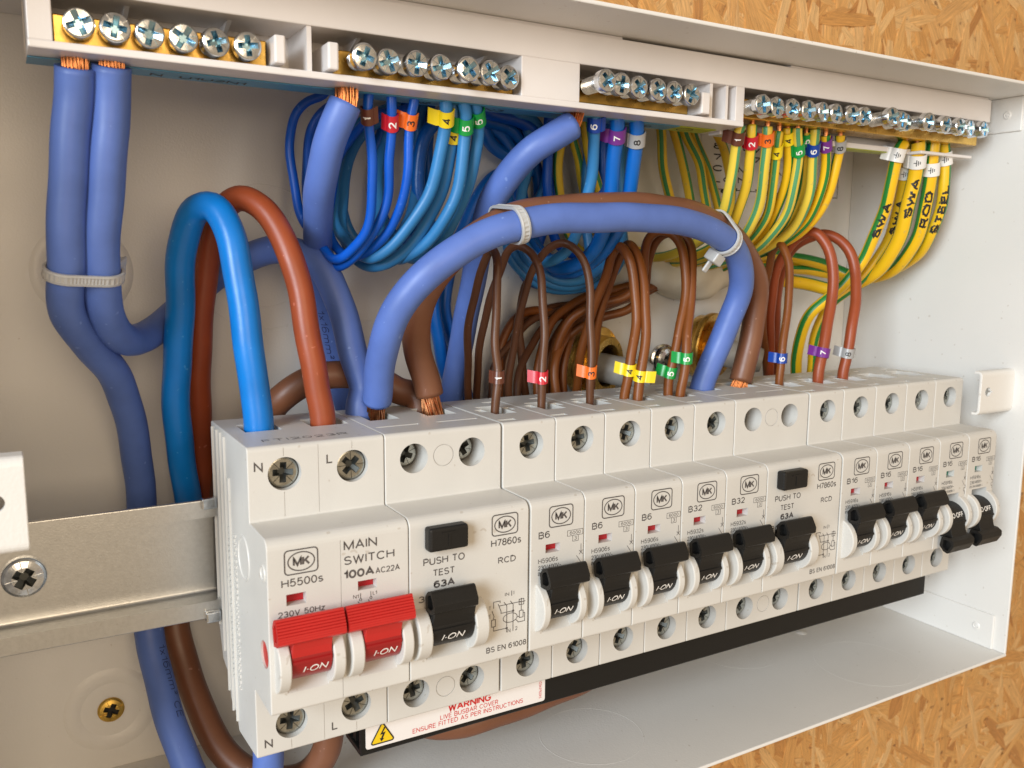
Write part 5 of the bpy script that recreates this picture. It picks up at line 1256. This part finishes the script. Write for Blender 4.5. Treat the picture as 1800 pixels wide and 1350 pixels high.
# name: (material, label, category, group)
N1L = 'neutral wire'
INFO = {
    'tailA': (PERI, 'leftmost thick periwinkle cable, dropping from the neutral bar behind the rail', 'thick blue cables'),
    'tailB': (PERI, 'thick periwinkle cable from the neutral bar curving right behind the bright blue loop', 'thick blue cables'),
    'mainN': (SKYB, 'bright blue thick cable looping into the main switch', None),
    'mainL': (RUST, 'rust-brown thick cable looping into the main switch', None),
    'jumpN': (PERI, 'thick periwinkle cable arching in front between the two residual current devices', 'thick blue cables'),
    'jumpL': (TBRN, 'thick brown cable strapped behind the arching periwinkle cable', 'thick brown cables'),
    'mainLout': (TBRN, 'thick brown cable curving under the main switch and behind the rail', 'thick brown cables'),
    'n1thick': (PERI, 'thick periwinkle cable with bare copper end left of blue wire 1', 'thick blue cables'),
    'n2thick': (PERI, 'thick periwinkle cable slanting down left from beside blue wire 6', 'thick blue cables'),
    'lowerbrown': (TBRN, 'dull brown cable lying under the black busbar cover', 'thick brown cables'),
    'n1_1': (ROYAL, 'thin blue neutral wire with the brown marker 1', 'blue neutral wires'),
    'n1_2': (ROYAL, 'thin blue neutral wire with the red marker 2', 'blue neutral wires'),
    'n1_3': (ROYAL, 'thin blue neutral wire with the orange marker 3', 'blue neutral wires'),
    'n1_4a': (LIGHTB, 'front blue neutral wire of the two with yellow markers 4', 'blue neutral wires'),
    'n1_4b': (LIGHTB, 'rear blue neutral wire of the two with yellow markers 4', 'blue neutral wires'),
    'n1_5a': (LIGHTB, 'left blue neutral wire of the two with green markers 5', 'blue neutral wires'),
    'n1_5b': (LIGHTB, 'right blue neutral wire of the two with green markers 5', 'blue neutral wires'),
    'navy1': (DEEPB, 'dark blue wire curving behind the yellow-marked neutral wires', 'blue wires at the back'),
    'navy2': (DEEPB, 'dark blue wire dropping behind the slanting periwinkle cable', 'blue wires at the back'),
    'n2_6': (LIGHTB, 'light blue neutral wire with the blue marker 6', 'blue neutral wires'),
    'n2_7': (DEEPB, 'blue neutral wire with the violet marker 7', 'blue neutral wires'),
    'n2_8': (DEEPB, 'blue neutral wire with the grey marker 8', 'blue neutral wires'),
    'n2_b1': (LIGHTB, 'light blue wire, upper of the two lowest loops behind the arching cable', 'blue wires at the back'),
    'n2_b2': (LIGHTB, 'light blue wire forming the lowest loop behind the arching cable', 'blue wires at the back'),
    'coil_a': (LIGHTB, 'teal blue wire, outer of the two rear loops behind blue wires 1 to 3', 'blue wires at the back'),
    'coil_b': (DEEPB, 'deep blue wire, inner of the two rear loops behind blue wires 1 to 3', 'blue wires at the back'),
    'navy3': (DEEPB, 'navy wire curving down behind green-marked neutral wires', 'blue wires at the back'),
    'navy4': (ROYAL, 'navy wire arching behind the top of the slanting periwinkle cable', 'blue wires at the back'),
    'navy5': (LIGHTB, 'light blue wire curving behind the middle of the slanting periwinkle cable', 'blue wires at the back'),
    'n2_b4': (LIGHTB, 'mid blue wire looping just above the lowest blue loops', 'blue wires at the back'),
    'n2_b5': (DEEPB, 'deep blue wire looping behind blue wire 6', 'blue wires at the back'),
    'n2_b3': (ROYAL, 'royal blue wire hanging straight right of the slanting periwinkle cable', 'blue wires at the back'),
}
for i_, nm in enumerate(('leftmost green-yellow wire at the back, beside the royal blue wire', 'second green-yellow wire at the back, left of blue wire 6', 'green-yellow wire at the back, right behind blue wire 6',
                        'green-yellow wire at the back, first to the right of blue wire 8', 'green-yellow wire at the back, second to the right of blue wire 8', 'green-yellow wire at the back, third to the right of blue wire 8',
                        'green-yellow wire at the back, fourth to the right of blue wire 8', 'green-yellow wire at the back, just left of earth wire 1')):
    INFO['eback%d' % i_] = (GY, nm, 'earth wires at the back')
for k, nm in (('e1', 'with the brown marker 1'), ('e2', 'with the red marker 2'), ('e3', 'with the orange marker 3'), ('e4a', 'with the lower yellow marker 4'), ('e4b', 'with the upper yellow marker 4'),
              ('e5a', 'with the lower green marker 5'), ('e5b', 'with the upper green marker 5'), ('e6', 'with the blue marker 6'), ('e7', 'with the violet marker 7'), ('e8', 'with the grey marker 8')):
    INFO[k] = (GY, 'green and yellow earth wire ' + nm, 'numbered earth wires')
for k, nm in (('f1', 'hand-lettered SWA, first from the left'), ('f2', 'hand-lettered SWA, second from the left'), ('f3', 'hand-lettered SWA, third from the left'), ('f4', 'hand-lettered ROD'), ('f5', 'hand-lettered STEEL')):
    INFO[k] = (GY, 'thick green and yellow earth cable ' + nm, 'hand-lettered earth cables')
for k, m_, nm in (('b1', DBRN, 'with the brown marker 1'), ('b2', DBRN, 'with the red marker 2'), ('b3', DBRN, 'with the orange marker 3'), ('b4a', MBRN, 'with a yellow marker 4, in front'), ('b4b', MBRN, 'with a yellow marker 4, behind'),
                  ('b5a', MBRN, 'with the lower green marker 5'), ('b5b', MBRN, 'with the upper green marker 5'), ('b6', MBRN, 'with the blue marker 6'), ('b7', RUST, 'with the violet marker 7'), ('b8', RUST, 'with the grey marker 8')):
    INFO[k] = (m_, 'brown live wire ' + nm + ', looping into its breaker', 'brown live wires')
for i_, nm in enumerate(('uppermost brown wire running back to the foam plug', 'middle brown wire running back to the foam plug', 'lowest brown wire running back to the foam plug', 'thin dark brown wire at the far left behind the breakers', 'brown wire hanging behind red-marked live wire 2',
                        'dark brown wire left of red-marked live wire 2, at the back', 'brown wire curving down between live wires 2 and 3', 'brown wire bending down just left of the brass gland', 'innermost brown wire of the bundle behind live wire 2')):
    INFO['bback%d' % i_] = (DBRN if i_ in (3, 4, 5, 8) else MBRN, nm, 'brown wires at the back')
# where the green band lies on the side that faces the room (share of a turn to the left), and how wide it is
STRIPE = {'e1': -.12, 'e2': -.2, 'e3': .06, 'e4a': .0, 'e4b': -.17, 'e5a': -.03, 'e5b': .13, 'e6': -.12, 'e7': -.11, 'e8': .2, 'f1': .1, 'f2': -.17, 'f3': -.24, 'f4': .17, 'f5': -.19}
EYE = Vector((-49, -213, 46))              # the side of the room from which the board is read
def facing(p):
    return (EYE - p).normalized()

for k, (r, pts) in CABLES.items():
    P = Path(pts, 1.0 if r < 3 else 1.3, 0.34 if r < 3 else 0.22)
    PATHS[k] = (P, r)
    m_, lab, grp = INFO[k]
    org = pts[0]
    nm = 'earth_wire' if m_ is GY else ('power_cable' if r > 3 else 'wire')
    sh = 0.0
    if m_ is GY:
        # turn the green stripe to a chosen side of the wire as seen from the front
        i_ = min(len(P.p) - 1, 12)
        cd = facing(P.p[i_])
        a = math.atan2(cd.dot(P.w[i_]), cd.dot(P.u[i_])) / (2 * math.pi)
        bw = 0.24 if k == 'f4' else 0.14
        sh = -a - STRIPE.get(k, R.uniform(-0.2, 0.2)) + bw / 2
    me_ = tube_mesh(nm, P, r, m_, org, 20 if r > 3 else 14, sh, R.uniform(-0.0012, 0.0012) if m_ is GY else 0, 0.006)
    o = link(nm, me_, None, org)
    ORG[o.name] = Vector(org)
    CABOBJ[k] = o
    tag(o, lab, 'cable' if r > 3 else 'wire', grp)
    if m_ is GY:
        o['band'] = bw * 2
        o['tone'] = 0.85 if k in ('e1', 'e3', 'e5a', 'e6') else (0.1 if k in ('e4b', 'e7', 'e8') or k[0] == 'f' else 0.45)

def strands(k, end, length, rad=0.70, n=70, fan=0.0, way=None):
    P, r = PATHS[k]
    i_ = 0 if end == 'start' else len(P.p) - 1
    d = -P.t[0] if end == 'start' else P.t[-1]
    c = P.p[i_]; u = P.u[i_]; w_ = P.w[i_]
    wy = Vector(way).normalized() if way else d
    m = MB()
    rs = random.Random(len(k) * 7 + n)
    rows = 5
    for q in range(n):
        rho = rad * r * math.sqrt((q + 0.5) / n) * rs.uniform(0.93, 1.05); th = q * 2.39996
        p = c + (u * math.cos(th) + w_ * math.sin(th)) * rho - d * 1.2
        L_ = (length + 1.2) * rs.uniform(0.96, 1.04)
        sp = rs.uniform(-0.5, 0.5)
        pts = [p]
        for j in range(1, rows):
            f = j / (rows - 1)
            dr = d.lerp(wy, min(1, f * 1.6)).normalized()
            sw = (u * math.cos(th + 1.57) + w_ * math.sin(th + 1.57)) * (0.16 + 0.1 * sp) * rho / r
            out_ = (u * math.cos(th) + w_ * math.sin(th)) * fan * f * rs.uniform(0.3, 1.2) + Vector((rs.uniform(-1, 1), rs.uniform(-1, 1), 0)) * 0.09
            p = p + (dr + sw + out_) * (L_ / (rows - 1))
            pts.append(p)
        rr_ = 0.27
        V = []; F = []
        for p_ in pts:
            for s_ in range(5):
                a = 2 * math.pi * s_ / 5
                V.append(p_ + (u * math.cos(a) + w_ * math.sin(a)) * rr_)
        for j in range(rows - 1):
            for s_ in range(5):
                F.append((j * 5 + s_, j * 5 + (s_ + 1) % 5, (j + 1) * 5 + (s_ + 1) % 5, (j + 1) * 5 + s_))
        m.add(V, F)
    m.cyl(c - d * 1.0, d, rad * r * 0.8, 1.2, 20)
    o = CABOBJ[k]
    return link('copper_strands', m.mesh('copper_strands', COPPER, True, ORG[o.name]), o)
UPW = (0.05, 0.05, 1)
strands('tailA', 'start', 5.0, way=UPW); strands('tailB', 'start', 5.0, way=UPW)
strands('n1thick', 'start', 6.5, way=UPW); strands('n2thick', 'start', 7.0, way=(0.25, 0, 1))
strands('jumpN', 'start', 7.0, 0.66, 70, 0.06); strands('jumpL', 'start', 7.0, 0.66, 70, 0.10); strands('jumpL', 'end', 3.0, 0.7, 60, 0.2)

# bare copper tails going up into the earth bar
def core(k, z0, rr_):
    P, r = PATHS[k]
    m = MB().cyl((P.p[0].x, P.p[0].y, z0), (0, 0, 1), rr_, 6, 10)
    o = CABOBJ[k]
    link('copper_core', m.mesh('copper_core', COPPER, True, ORG[o.name]), o)
for k in ('e1','e2','e3','e4a','e4b','e5a','e5b','e6','e7','e8'): core(k, PATHS[k][0].p[0].z - 0.5, 0.95)
for k in ('f1','f2','f3','f4','f5'): core(k, PATHS[k][0].p[0].z - 0.5, 1.5)

# --- lettering that follows a cable
def wrap_text(k, body, near, height, length, side, m_, bold=0.0, flip=False, name='lettering', wob=0.0):
    P, r = PATHS[k]
    i0 = P.near(near); l0 = P.len[i0]
    sd = Vector(side)
    o = CABOBJ[k]; og = ORG[o.name]
    m = MB()
    for j, (v, f) in enumerate(strokes(body, length, height, 0.14 + bold, 0.0, wob, random.Random(len(body) + int(length)))):
        vs = []
        for a, b in v:
            l = l0 + (a - length / 2) * (-1 if flip else 1)
            p, t_, u, w_ = P.at(l)
            n0 = (sd - t_ * sd.dot(t_)).normalized()
            e0 = n0.cross(t_)
            if flip: e0 = -e0
            ang = (b - height / 2) / r
            d = n0 * math.cos(ang) + e0 * math.sin(ang)
            vs.append(p + d * (r * 1.008 + 0.06 + 0.006 * (j % 3)))
        m.add(vs, f)
    return link(name, m.mesh(name, m_, False, og), o)
PRT = mat('dark_blue_print', (0.02, 0.03, 0.12), 0.6)
wrap_text('n1thick', '1x16mm² CE', (45.5, 67, 18), 2.6, 27, (-0.75, -0.66, 0), PRT, -0.04)
wrap_text('tailA', '1x16mm² CE', (-15, 58, -84), 2.4, 24, (0.55, -0.83, 0), PRT, -0.04)
wrap_text('n2thick', '00 <SV> 00', (101, 36, 60), 2.4, 24, (0.75, -0.4, -0.3), PRT, -0.04)
for k, txt, near, ln in (('f1', 'SWA', (263.2, 26, 64), 15), ('f2', 'SWA', (278, 31, 66), 15), ('f3', 'SWA', (279, 24, 73), 16), ('f4', 'ROD', (291, 26, 70), 15), ('f5', 'STEEL', (299, 29, 71), 20)):
    wrap_text(k, txt, near, 3.1, ln, (-0.62, -0.78, 0), BINK, 0.12, True, 'hand_lettering', 0.3)

# ------------------------------------------------------------------ numbered clip-on markers
MINK = {'yellow': BINK, 'grey': BINK, 'white': BINK, 'orange': BINK}
def marker(k, colour, digit, label, group, h=4.6, tailr=3.2, side=-1, lean=0.0, r_extra=0.25, style='num'):
    P, r = PATHS[k]
    i_ = P.near(MARKS[k])
    c = P.p[i_]; t_ = P.t[i_]
    if t_.z > 0: t_ = -t_                       # downwards along the wire
    n0 = facing(c); n0 = (n0 - t_ * n0.dot(t_)).normalized()
    e = t_.cross(n0).normalized()               # sideways
    if e.x < 0: e = -e
    R0 = r + r_extra
    cs = []
    for q in range(4):
        f = q / 4
        cs.append((-(R0 + tailr) * (1 - f) - R0 * 0.85 * f, (0.05 + 0.1 * f) * R0 + 0.55 * R0 * f))
    for q in range(15):
        a = math.radians(150 - q * 20)
        cs.append((R0 * math.cos(a), R0 * math.sin(a)))
    if side > 0: cs = [(-a, b) for a, b in cs]
    n = len(cs)
    th = 0.38
    V = []
    def chev(a, b): return 0.22 * h * (max(0, b) / R0 - 0.35) if style == 'num' else 0.08 * h * max(0, b) / R0
    nr = []
    for q in range(n):
        a0 = Vector(cs[max(q - 1, 0)]); a1 = Vector(cs[min(q + 1, n - 1)])
        d = (a1 - a0).normalized(); nn = Vector((-d.y, d.x))
        if nn.dot(Vector(cs[q])) < 0 and q > 3: nn = -nn
        if q <= 3 and nn.y < 0: nn = -nn
        nr.append(nn)
    F = []
    for q in range(n):
        for (hh, oo) in ((-0.5, 0), (0.5, 0), (0.5, th), (-0.5, th)):
            a = cs[q][0] + nr[q].x * oo; b = cs[q][1] + nr[q].y * oo
            V.append(c + e * a + n0 * b + t_ * (hh * h + chev(*cs[q])))
    for q in range(n - 1):
        for s_ in range(4):
            F.append((q * 4 + s_, q * 4 + (s_ + 1) % 4, (q + 1) * 4 + (s_ + 1) % 4, (q + 1) * 4 + s_))
    F.append((3, 2, 1, 0)); F.append(tuple(4 * (n - 1) + s_ for s_ in range(4)))
    o = MB().add(V, F).build('cable_marker', MARKC[colour], None, True, loc=tuple(c), angle=40)
    tag(o, label, 'cable marker', group)
    ink = MINK.get(colour, WINK)
    gw = 2.6; gh = 2.3
    m = MB()
    def place(u, v, lift=0):                   # u: along the wire (up), v: round it
        RR = R0 + th + 0.05 + lift
        ang = -v / RR + (0.12 if side < 0 else -0.1)
        a = RR * math.sin(ang); b = RR * math.cos(ang)
        return c + e * a + n0 * b + t_ * (chev(a, b) - u)
    if style == 'num':
        wd = gw * (0.3 if digit == '1' else 0.66)
        for j, (v, f) in enumerate(strokes(digit, wd, gh, 0.17)):
            m.add([place(a - wd / 2, b - gh / 2, 0.006 * j) for a, b in v], f)
    else:
        for (v0, hl) in ((-0.9, 0.5), (-0.2, 0.85), (0.5, 1.25)):
            m.add([place(a, b) for a, b in ((-hl, v0 - 0.16), (hl, v0 - 0.16), (hl, v0 + 0.16), (-hl, v0 + 0.16))], [(0, 1, 2, 3)])
        m.add([place(a, b) for a, b in ((-0.15, 0.6), (0.15, 0.6), (0.15, 1.6), (-0.15, 1.6))], [(0, 1, 2, 3)])
    link('number' if style == 'num' else 'earth_symbol', m.mesh('number', ink, False, ORG[o.name]), o)
    return o
CN = {'1': 'brown', '2': 'red', '3': 'orange', '4': 'yellow', '5': 'green', '6': 'blue', '7': 'violet', '8': 'grey'}
for k in MARKS:
    if k[0] == 'f':
        marker(k, 'white', '', 'white earth-symbol marker on the cable hand-lettered ' + {'f1': 'SWA, first from the left', 'f2': 'SWA, second from the left', 'f3': 'SWA, third from the left', 'f4': 'ROD', 'f5': 'STEEL'}[k],
               'white earth markers', 5.2, 3.0 if k in ('f1', 'f4') else 1.6, -1, 0, 0.3, 'sym')
        continue
    d = k.split('_')[-1] if k[0] == 'n' else k[1:]
    which = {'n1_4a': 'front', 'n1_4b': 'rear', 'n1_5a': 'left', 'n1_5b': 'right', 'e4a': 'lower', 'e4b': 'upper', 'e5a': 'lower', 'e5b': 'upper', 'b4a': 'front', 'b4b': 'rear', 'b5a': 'lower', 'b5b': 'upper'}.get(k, '')
    dg = d[0]
    kind = {'n': 'blue neutral', 'e': 'green-yellow earth', 'b': 'brown live'}[k[0]]
    marker(k, CN[dg], dg, ('%s %s marker %s on the %s wire' % (which, CN[dg], dg, kind)).strip(), 'numbered wire markers',
           4.3 if k[0] != 'b' else 3.9, (3.0 if k in ('n1_3', 'n1_4a', 'n1_5a', 'n2_7', 'b2', 'b3', 'b4a', 'b4b', 'b5a', 'b5b', 'b6', 'b7', 'b8', 'e1', 'e3') else 1.0),
           1 if k in ('n2_6', 'n1_1', 'b4b') else -1)

# ------------------------------------------------------------------ cable ties
def tie(ka, kb, near, label, head_dir=None, width=2.7):
    Pa, ra = PATHS[ka]; Pb, rb = PATHS[kb]
    ia = Pa.near(near); ca = Pa.p[ia]; t_ = Pa.t[ia]
    # point of the other cable in the plane across the first one
    ib = min(range(len(Pb.p)), key=lambda j: abs((Pb.p[j] - ca).dot(t_)) + 0.02 * (Pb.p[j] - ca).length)
    cb = Pb.p[ib]; cb = cb - t_ * (cb - ca).dot(t_)
    d = (cb - ca); D = d.length; d = d / D
    q_ = t_.cross(d).normalized()
    loop = []
    off = 0.25
    n = 26
    for i_ in range(n + 1):
        a = math.pi / 2 + math.pi * i_ / n
        loop.append(ca + (d * math.cos(a) + q_ * math.sin(a)) * (ra + off))
    for i_ in range(1, 10):
        loop.append(ca.lerp(cb, i_ / 10) - q_ * ((ra + (rb - ra) * i_ / 10) + off))
    for i_ in range(n + 1):
        a = -math.pi / 2 + math.pi * i_ / n
        loop.append(cb + (d * math.cos(a) + q_ * math.sin(a)) * (rb + off))
    for i_ in range(1, 10):
        loop.append(cb.lerp(ca, i_ / 10) + q_ * ((rb + (ra - rb) * i_ / 10) + off))
    cen = (ca + cb) / 2
    # finer steps for the cross ribs
    fine = []
    for a, b in zip(loop, loop[1:] + loop[:1]):
        k = max(1, int((b - a).length / 0.36))
        fine += [a.lerp(b, j / k) for j in range(k)]
    n = len(fine)
    V = []; F = []
    for i_ in range(n):
        tg = (fine[(i_ + 1) % n] - fine[i_ - 1]).normalized()
        out_ = tg.cross(t_).normalized()
        if out_.dot(fine[i_] - cen) < 0: out_ = -out_
        rib = 0.55 + (0.22 if i_ % 2 else 0.0)
        for ww, hh in ((-0.5, 0), (-0.5, 0.7), (-0.3, 0.85), (-0.27, rib), (0.27, rib), (0.3, 0.85), (0.5, 0.7), (0.5, 0)):
            V.append(fine[i_] + t_ * (ww * width) + out_ * hh)
    for i_ in range(n):
        j = (i_ + 1) % n
        for s_ in range(8):
            F.append((i_ * 8 + s_, i_ * 8 + (s_ + 1) % 8, j * 8 + (s_ + 1) % 8, j * 8 + s_))
    r_ = root('cable_tie', tuple(cen), label, 'cable tie', 'clear cable ties')
    MB().add(V, F).build('band', TIE, r_, True, angle=25)
    if head_dir:
        hd = Vector(head_dir).normalized()
        i_ = max(range(n), key=lambda j: (fine[j] - cen).dot(hd))
        tg = (fine[(i_ + 1) % n] - fine[i_ - 1]).normalized(); out_ = tg.cross(t_).normalized()
        if out_.dot(fine[i_] - cen) < 0: out_ = -out_
        M = Matrix((tg, t_, out_)).transposed()
        c = fine[i_] + out_ * 2.2
        def block(a, b, h, off_, name):
            m = MB().box(-a, a, -b, b, -h, h, 0.5)
            m.v = [tuple(c + M @ Vector(v) + M @ Vector(off_)) for v in m.v]
            return m.build(name, TIE, r_)
        block(2.5, 2.5, 1.9, (0, 0, 0), 'head')
        block(0.5, 1.25, 2.2, (0.4, 0, 3.9), 'cut_tail')
    return r_
tie('tailA', 'tailB', (-35.3, 26, 42.5), 'clear cable tie round the two left periwinkle cables', (0.6, 1, 0))
tie('jumpN', 'jumpL', (77.1, 2, 55.7), 'clear cable tie at the top left of the arching cables', (0, 1, -0.4))
tie('jumpN', 'jumpL', (163, 9, 44), 'clear cable tie with its square head showing at the right bend of the arching cables', (-1, 0.1, -0.5))

# ------------------------------------------------------------------ glands, bolt and foam plug on the back panel
def gland(x, y, z, ax, label, sheath=True):
    t_ = root('brass_gland', (x, y, z), label, 'gland', 'brass cable glands')
    a = Vector(ax).normalized()
    pr_ = [(9.0, 0), (13.4, 0), (13.8, 0.8), (13.8, 3.6), (13.2, 4.4), (11.8, 4.6)]
    h = 4.6
    for q in range(8):
        pr_ += [(11.0, h + 0.35), (11.8, h + 0.8)]; h += 0.9
    pr_ += [(11.3, h + 0.3), (8.6, h + 0.3), (8.2, h - 1), (8.2, 1), (9.0, 0)]
    MB().lathe((x, y, z), ax, pr_, 48).build('gland_body', BRASS, t_, True, angle=30)
    MB().lathe(Vector((x, y, z)) + a * 4.8, ax, [(11.9, 0), (15.0, 0.2), (15.3, 0.9), (15.3, 2.4), (14.9, 3.0), (11.9, 3.2)], 44).build('lock_ring', BRASS, t_, True, angle=30)
    MB().cyl(Vector((x, y, z)) + a * 1.5, ax, 8.15, 0.4, 28).build('bore_shade', HOLE_SHADE, t_)  # dark disc painted in place of the shade down the gland opening
    if sheath:
        MB().lathe(Vector((x, y, z)) + a * 3 + Vector((0.6, 0, -1.2)), (0.72, -0.66, -0.16), [(6.0, 0), (6.0, 14), (5.7, 19), (6.0, 22), (5.2, 25), (4.2, 25.2), (0, 24)], 28).build('cable_sheath', SHEATH, t_, True, angle=40)
gland(155, 79.8, 5, (0.36, -0.93, -0.06), 'brass gland with a grey cable sheath, behind live wires 3 and 4')
gland(216, 79.8, 9, (0.36, -0.93, -0.06), 'brass gland half hidden behind the arching periwinkle cable')
bolt_ = root('earth_stud', (186, 79.9, 5), 'shiny zinc cross-head bolt between the two brass glands', 'bolt')
put('bolt_head', SCREW_PAN, bolt_, (187, 66, 5.6), rx=0.1, ry=0.5, rz=0.35)
MB().lathe((187, 67.2, 5.6), (0, 1, 0), [(5.6, 0), (6.4, 0.5), (6.4, 1.6), (3.0, 1.7), (3.0, 12.7), (0, 12.75)], 32).build('washer', ZINC, bolt_, True)

bm = bmesh.new()
bmesh.ops.create_icosphere(bm, subdivisions=4, radius=1)
rf = random.Random(5)
lumps = [(Vector((rf.uniform(-1, 1), rf.uniform(-1, 1), rf.uniform(-1, 1))).normalized(), rf.uniform(0.05, 0.26)) for _ in range(34)]
for v in bm.verts:
    n0 = v.co.normalized(); k = 1.0
    for d, a in lumps:
        k += a * math.exp(-(1 - n0.dot(d)) * 16)
    q = n0 * (k * 0.86)
    v.co = (207 + q.x * 27, 79 + min(q.y, 0.3) * 15, 44 + q.z * 16)
bmesh.ops.delete(bm, geom=[v for v in bm.verts if v.co.y > 79.2], context='VERTS')
fm = MB().bm(bm)
foam = fm.build('foam_plug', FOAM, None, True, loc=(200, 79.5, 48), angle=80)
tag(foam, 'lumpy cream foam plug on the back panel behind the brown wires', 'foam')
